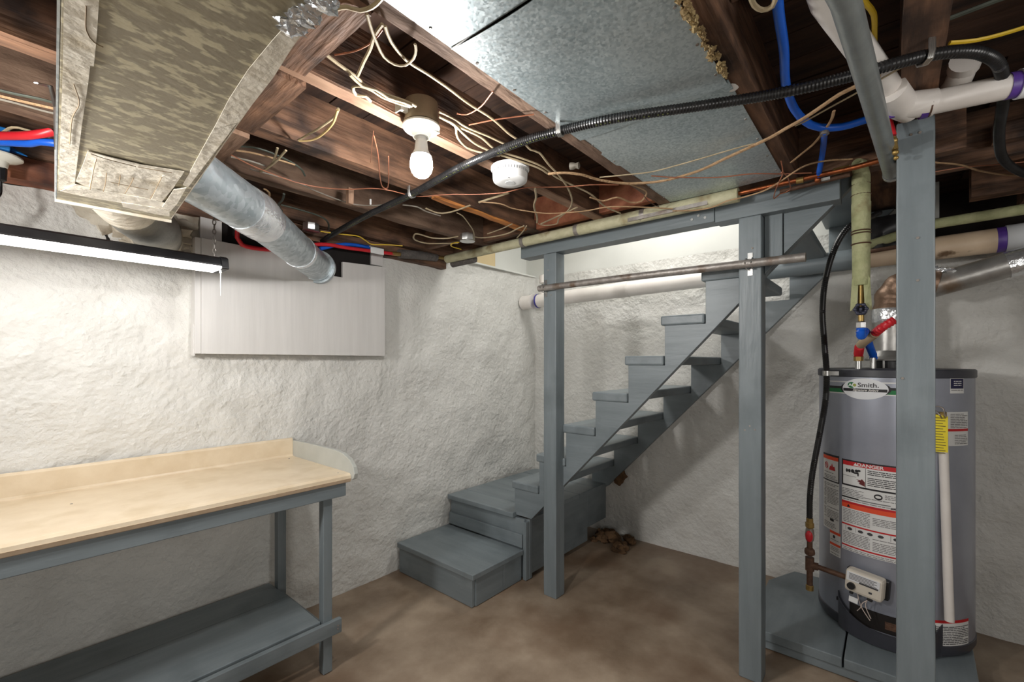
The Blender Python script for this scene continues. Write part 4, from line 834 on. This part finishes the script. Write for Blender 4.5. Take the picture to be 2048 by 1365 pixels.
# gas hose to the heater
gh = thing('gas_hose', 'black ribbed gas hose dropping along the left side of the water heater', 'gas hose', (2.66, .29, .6))
hps = [PX(1760, 425, 2.85), PX(1735, 437, 2.8), PX(1700, 452, 2.72), PX(1672, 492, 2.70), PX(1652, 555, 2.69), PX(1645, 620, 2.68), PX(1649, 690, 2.68), PX(1653, 745, 2.68), PX(1651, 800, 2.68), PX(1640, 865, 2.67), PX(1626, 940, 2.66), PX(1620, 990, 2.65), PX(1619, 1040, 2.65)]
obj('flexible_tube', ribbed(hps, .0125, .009, .0015), BLKP, gh)
a = PX(1653, 747, 2.68); obj('hose_clamp', MB().cyl(a+Vector((0, 0, .012)), a-Vector((0, 0, .012)), .0165, 14).box(a+Vector((-.012, -.05, -.010)), a+Vector((-.006, 0, .010))), CHROM, gh)
gm = thing('gas_shutoff', 'rusty iron gas pipe with red shutoff valve and drip leg beside the heater', 'gas pipe', (2.65, .3, .27))
gx, gy = 2.65, .307
obj('flare_fitting', MB().lathe([(.014, .575), (.019, .58), (.019, .60), (.015, .605), (.015, .625)], (gx, gy, 0), 8), BRAS, gm)
obj('ball_valve', MB().lathe([(.013, .51), (.017, .515), (.02, .54), (.017, .57), (.013, .575)], (gx, gy, 0), 12), STEEL, gm)
obj('valve_handle', MB().ball((gx-.022, gy, .54), .02, 12, 8, (.5, .8, 1.4)).cyl((gx-.02, gy, .54), (gx, gy, .54), .009, 10), REDP, gm, label='red shutoff valve handle')
obj('nipple', MB().cyl((gx, gy, .455), (gx, gy, .512), .0125, 14), RUST, gm)
obj('union', MB().lathe([(.013, .44), (.021, .445), (.023, .455), (.021, .47), (.016, .475)], (gx, gy, 0), 8), RUST, gm)
obj('tee', MB().cyl((gx, gy, .365), (gx, gy, .43), .019, 16).cyl((gx, gy, .392), (gx+.0, gy-.035, .392), .018, 16), RUST, gm)
tgt = MV @ Vector((-.078, .045, .0))
obj('supply_pipe', MB().cyl((gx, gy-.03, .392), (tgt.x, tgt.y, tgt.z), .0125, 14), RUST, gm)
obj('drip_leg', MB().cyl((gx, gy, .285), (gx, gy, .366), .0135, 14), RUST, gm)
obj('end_cap', MB().lathe([(.012, .265), (.017, .268), (.017, .29), (.014, .293)], (gx, gy, 0), 10), BRAS, gm)
# ================= CABLES =================
def cable(label, pts, r=.0035, z=2.14, mat=NM, flat=.7, name='cable', n=7, cat='cable', group=None):
    P = [(PZ(p[0], p[1], p[2] if len(p) > 2 else z)) for p in pts]
    m = MB().tube(spline(P, .018), r, n, flat=flat); return single(name, m, mat, label, cat, group or ('bare copper wires under the joists' if name == 'copper_wire' else 'cables strung under the ceiling joists'))
cable('long white cable from the sheet metal edge to a loop near the wrapped pipe', [(770,52),(782,83),(813,121),(855,148),(896,176),(937,207),(985,238),(1020,269),(1047,286),(1062,300),(1079,306),(1099,331),(1118,351),(1137,379),(1144,403),(1137,420),(1118,437),(1113,448),(1089,451),(1077,448)], .004)
cable('cream cable hanging in a wide loop beside the galvanized sheet', [(734,28),(744,62),(755,90),(768,114),(789,129),(810,131),(827,117),(832,100),(830,88)], .0035, 2.13)
cable('cream cable dropping from the sheet metal edge towards the lamp cables', [(765,48),(748,72),(741,96),(727,124),(715,152)], .0045)
cable('bright white cable running straight down into the top of the lamp box', [(641,100),(675,127),(710,152),(737,176),(779,191),(813,203),(832,213)], .0048, 2.145)
cable('white cable folded back in a knot left of the lamp box', [(741,203),(731,193),(712,190),(706,175),(722,173),(745,182),(765,195),(796,207),(820,214)], .0048, 2.14)
cable('second bright cable just under the straight one entering the lamp box', [(700,150),(724,172),(752,180),(776,196),(806,205),(824,213)], .004, 2.138)
cable('thick white cable end curling in at the top beside the duct foil', [(670,18),(675,17),(693,14),(720,21),(744,14),(760,0),(775,-20)], .005, 2.13)
cable('paler of two looped cables hanging over the reddish joist left of the lamp', [(677,217),(669,234),(641,255),(617,269),(596,281)], .004, 2.15)
cable('lower yellowed loop of cable beside the paler one left of the lamp', [(675,220),(665,248),(641,272),(620,281),(598,282)], .004, 2.135, pm('yellowed_jacket', (190, 164, 112)))
cable('short yellowed cable between two joists right of the trunk duct', [(555,296),(548,320),(538,334),(522,344)], .0042, 2.14)
cable('short pale cable joining its yellowed neighbour right of the trunk duct', [(572,301),(551,324),(531,339),(520,344)], .0042, 2.135)
cable('long bare copper wire crossing under the lamp and smoke detector', [(462,310),(503,331),(545,348),(593,365),(641,375),(696,379),(744,377),(779,381),(820,391),(848,393),(899,389),(951,389),(1003,386),(1040,378),(1061,375),(1130,374),(1182,370),(1237,370)], .0022, 2.13, COPW, 1, 'copper_wire', cat='wire')
cable('copper wire bent into a hanging hook left of the bulb', [(748,272),(756,310),(760,355),(765,374),(774,377),(777,365),(777,313)], .0022, 2.12, COPW, 1, 'copper_wire', cat='wire')
cable('fine rusty wire above the hooked copper wire', [(747,262,2.15),(744,290),(741,325)], .001, 2.15, COPW, 1, 'copper_wire', cat='wire')
cable('grey cable stapled along the rough joist above the round duct', [(500,338),(520,344),(555,353),(593,365),(641,386),(693,405),(727,411),(768,410),(800,404)], .0035, 2.14, NMG)
cable('upper cable of the bundle leaving the lamp box to the right', [(879,234),(907,248),(924,265),(948,286),(975,300),(1010,313),(1044,324),(1079,337),(1096,348)], .0042)
cable('lower cable of the bundle from the lamp box ending behind the wrapped pipe', [(893,241),(920,255),(962,275),(993,300),(1044,317),(1086,334),(1113,355),(1148,372),(1182,389),(1210,413),(1241,427)], .0042, 2.145)
cable('drooping cream cable under the lamp box bundle', [(886,238),(910,252),(915,275),(935,296),(965,306),(1000,312)], .004, 2.14)
cable('grey-white cable above the bundle right of the lamp box', [(879,224),(907,238),(934,255),(975,272),(1010,288),(1031,293)], .004, 2.15)
cable('very long tan cloth-covered cable sweeping up to the upper right corner', [(1096,348),(1130,346),(1165,350),(1199,360),(1251,367),(1303,365),(1344,358),(1400,341),(1451,317),(1503,293),(1541,275),(1572,257),(1606,238),(1648,210),(1679,189),(1720,169),(1760,150)], .0062, 2.125, NMT)
cable('thin pale cable just above the tan cloth-covered one under the sheet metal', [(1199,355),(1251,350),(1303,344),(1354,331),(1400,318),(1417,313),(1486,293),(1527,284)], .003, 2.13)
cable('thin straight pale cable from the blue loop up to the nearest post', [(1590,252),(1606,245),(1660,215),(1722,181),(1806,133)], .003, 2.13)
cable('short kinked cable hanging right of the smoke detector', [(1070,377),(1072,396),(1068,413),(1074,434),(1074,446)], .0048, 2.12)
cable('cream cable slanting from the kinked one up to a joist', [(1082,448),(1113,434),(1134,424),(1154,415)], .005, 2.14)
cable('thick cable stub just under the smoke detector', [(958,405),(986,396),(1017,386)], .006, 2.14)
cable('pale cable stub above the zinc junction box', [(975,468),(1003,458),(1024,448)], .004, 2.14)
cable('cream cable rising right from the zinc junction box', [(943,473),(963,476),(990,473),(1016,467),(1034,458),(1048,452)], .0045, 2.14)
cable('small curved cable end right of the zinc junction box cables', [(1034,476),(1046,463),(1053,452)], .004, 2.14)
cable('cream cable in a flat loop left of the zinc junction box', [(916,487),(893,487),(855,487),(834,482),(827,476),(831,468),(843,470),(864,476),(893,477),(916,473)], .005, 2.12)
cable('short yellow cable curling into the zinc junction box', [(918,485),(905,487),(903,493),(922,499)], .004, 2.10, YEL)
cable('yellow cable running right from the box above the round duct', [(641,463),(667,467),(694,470),(717,473),(732,482),(744,489),(776,490),(805,492)], .004, 2.10, YEL)
cable('dark green-grey cable arching into the box above the round duct', [(562,410),(589,417),(624,427),(648,437),(657,448),(657,461)], .005, 2.13, OLV)
cable('thin white cable dropping into the zinc junction box', [(914,426),(925,432),(937,447),(946,461),(949,473)], .003, 2.12)
cable('beige cable sagging under the joist below the conduit', [(852,417),(875,426),(893,426),(916,420),(940,411)], .0045, 2.14)
cable('grey cable slanting below the conduit under the bulb', [(805,410),(834,414),(852,423),(881,432)], .004, 2.14, NMG)
cable('long tan cable running level from below the detector across the wrapped pipe', [(960,404),(1001,408),(1025,417),(1057,423),(1092,427),(1127,426),(1172,422),(1220,414),(1293,415),(1345,418)], .0035, 2.11, NMT)
cable('tan cable hooking back on itself near the wrapped pipe strap', [(1180,395),(1207,402),(1234,395),(1262,405),(1282,403),(1293,388),(1289,381),(1269,372),(1245,366)], .0042, 2.14, NMT)
cable('dark thin wire beside the hooked tan cable', [(1288,392),(1296,402),(1310,411),(1318,414)], .0018, 2.12, RUST, 1, 'copper_wire', cat='wire')
cable('copper wire draped in front of the wrapped pipe up to the copper pipe', [(1345,422,2.09),(1389,421,2.09),(1424,415,2.09),(1455,402,2.09),(1482,396,2.09),(1530,381,2.09),(1565,360,2.09),(1590,343,2.10),(1612,331,2.12),(1650,322,2.14),(1705,318,2.14)], .003, 2.09, NMT, 1, 'copper_wire', cat='wire')
cable('straight copper wire between the lamp bundle and the sheet metal edge', [(938,250),(993,239),(1068,229)], .0022, 2.14, COPW, 1, 'copper_wire', cat='wire')
cable('curved copper wire hanging from the sheet metal edge', [(914,227),(934,229),(962,213),(986,183)], .0022, 2.14, COPW, 1, 'copper_wire', cat='wire')
cable('copper wire sagging between the hanger board and the sheet metal', [(669,110),(710,102),(744,84),(765,59)], .002, 2.14, COPW, 1, 'copper_wire', cat='wire')
cable('reddish wire running under the galvanized sheet to the copper pipe', [(1303,352),(1348,355),(1434,355),(1503,348),(1561,348),(1623,346)], .0025, 2.12, COPW, 1, 'copper_wire', cat='wire')
cable('copper wire crossing the dark ceiling right of the nearest post', [(1868,344),(1933,334),(2002,329),(2048,324)], .002, 2.15, COPW, 1, 'copper_wire', cat='wire')
cable('brown wire slanting across the joist bay right of the nearest post', [(1868,325),(1920,330),(1960,342),(2010,350),(2048,352)], .004, 2.15, NMT)
cable('tan cable hanging below the blue loop', [(1668,222),(1660,245),(1630,285),(1603,308),(1582,325)], .0045, 2.15, NMT)
cable('cream cable loop at the top edge beside the blue loop', [(1500,-10),(1508,10),(1525,20),(1545,12),(1552,-8)], .0055, 2.14)
cable('yellow cable at the top beside the grey conduit', [(1722,-20),(1727,0),(1747,28),(1749,69),(1749,93)], .006, 2.19, YEL)
cable('yellow cable in the dark bay at the upper right', [(1899,86),(1951,81),(2002,69),(2048,55),(2080,45)], .006, 2.22, YEL)
cable('dark cable in the bay above the yellow one at upper right', [(1890,40),(1930,25),(1990,2),(2030,-12)], .007, 2.25, OLV)
cable('dark green cable along the joist at the left edge', [(-20,176),(30,188),(80,198),(116,208)], .005, 2.145, OLV)
cable('orange-brown cable along the joist at the left edge', [(-20,187),(0,192),(50,204),(116,219)], .005, 2.14, NMT)
cable('grey cable lowest along the joist at the left edge', [(-20,194),(30,206),(80,220),(116,229)], .004, 2.138, NMG)
cable('cream cable curving behind the red pipe at the left edge', [(5,266),(25,255),(50,259),(85,270),(112,280)], .005, 2.145)
cable('thin yellow cable beside the white lampholder at the left edge', [(40,342),(70,352),(112,362),(140,365)], .004, 2.12, YEL)
cable('orange-brown cable loop right of the round duct elbow', [(528,378),(538,385),(537,400),(530,408)], .0045, 2.13, NMT)
cable('greenish cloth cable end beside the rough joist', [(568,388),(565,400),(557,410),(564,422)], .005, 2.13, OLV)
cable('tan cable bundle above the round duct near the elbow', [(462,300),(500,305),(540,315),(590,330)], .004, 2.15, NMT)
cable('grey upper cable near the round duct elbow', [(462,314),(500,322),(530,332)], .004, 2.142, NMG)
cable('dark cable bending into the bay right of the elbow', [(470,292),(520,298),(570,318),(600,336),(610,352)], .004, 2.17, OLV)
# wire ties at the end of the wrapped pipe
cable('twisted copper tie wire around the end of the wrapped pipe', [(1562,322,2.14),(1566,345,2.11),(1560,360,2.09),(1550,384,2.08),(1548,398,2.07),(1560,388,2.08),(1580,380,2.09),(1574,352,2.1),(1563,345,2.1)], .0022, 2.1, COPW, 1, 'copper_wire', cat='wire')
wn = thing('knob_insulator', 'old porcelain knob on the joist side near the smoke detector', 'insulator', PZ(1155, 332, 2.17))
a = PZ(1150, 332, 2.18); obj('knob', MB().lathe([(.006, -.02), (.014, -.016), (.010, -.004), (.014, .008), (.014, .02)], a, 14, (-.3, 1, .1)), NMG, wn)
vs = []; n_ = 14
for j in range(n_+1):
    for i in range(n_+1):
        p = Vector((3.05, .16-.30*i/n_, 2.0+.17*j/n_)); p.x += .04*noise.noise(p*14); vs.append(p)
mb = MB().add(vs + [v+Vector((.003, 0, 0)) for v in vs], [(j*(n_+1)+i, j*(n_+1)+i+1, (j+1)*(n_+1)+i+1, (j+1)*(n_+1)+i) for j in range(n_) for i in range(n_)] + [tuple(len(vs)+q for q in (j*(n_+1)+i, (j+1)*(n_+1)+i, (j+1)*(n_+1)+i+1, j*(n_+1)+i+1)) for j in range(n_) for i in range(n_)], True)
single('black_plastic_sheeting', mb, BLK, 'crumpled black plastic sheeting hanging above the drain pipe, left of the nearest post', 'sheeting')
single('cable_staple', MB().box(PZ(741, 404, 2.13)+Vector((-.003, -.003, -.012)), PZ(741, 404, 2.13)+Vector((.003, .003, .012))), WHIT, 'small white cable clip on the rough joist', 'clip')
single('wood_scrap', MB().rough(PZ(700, 400, 2.12)-Vector((.012, .012, .02)), PZ(700, 400, 2.12)+Vector((.012, .012, .05)), .003, 4), LWD['z'], 'small splintered wood piece hanging at the rough joist', 'wood scrap')
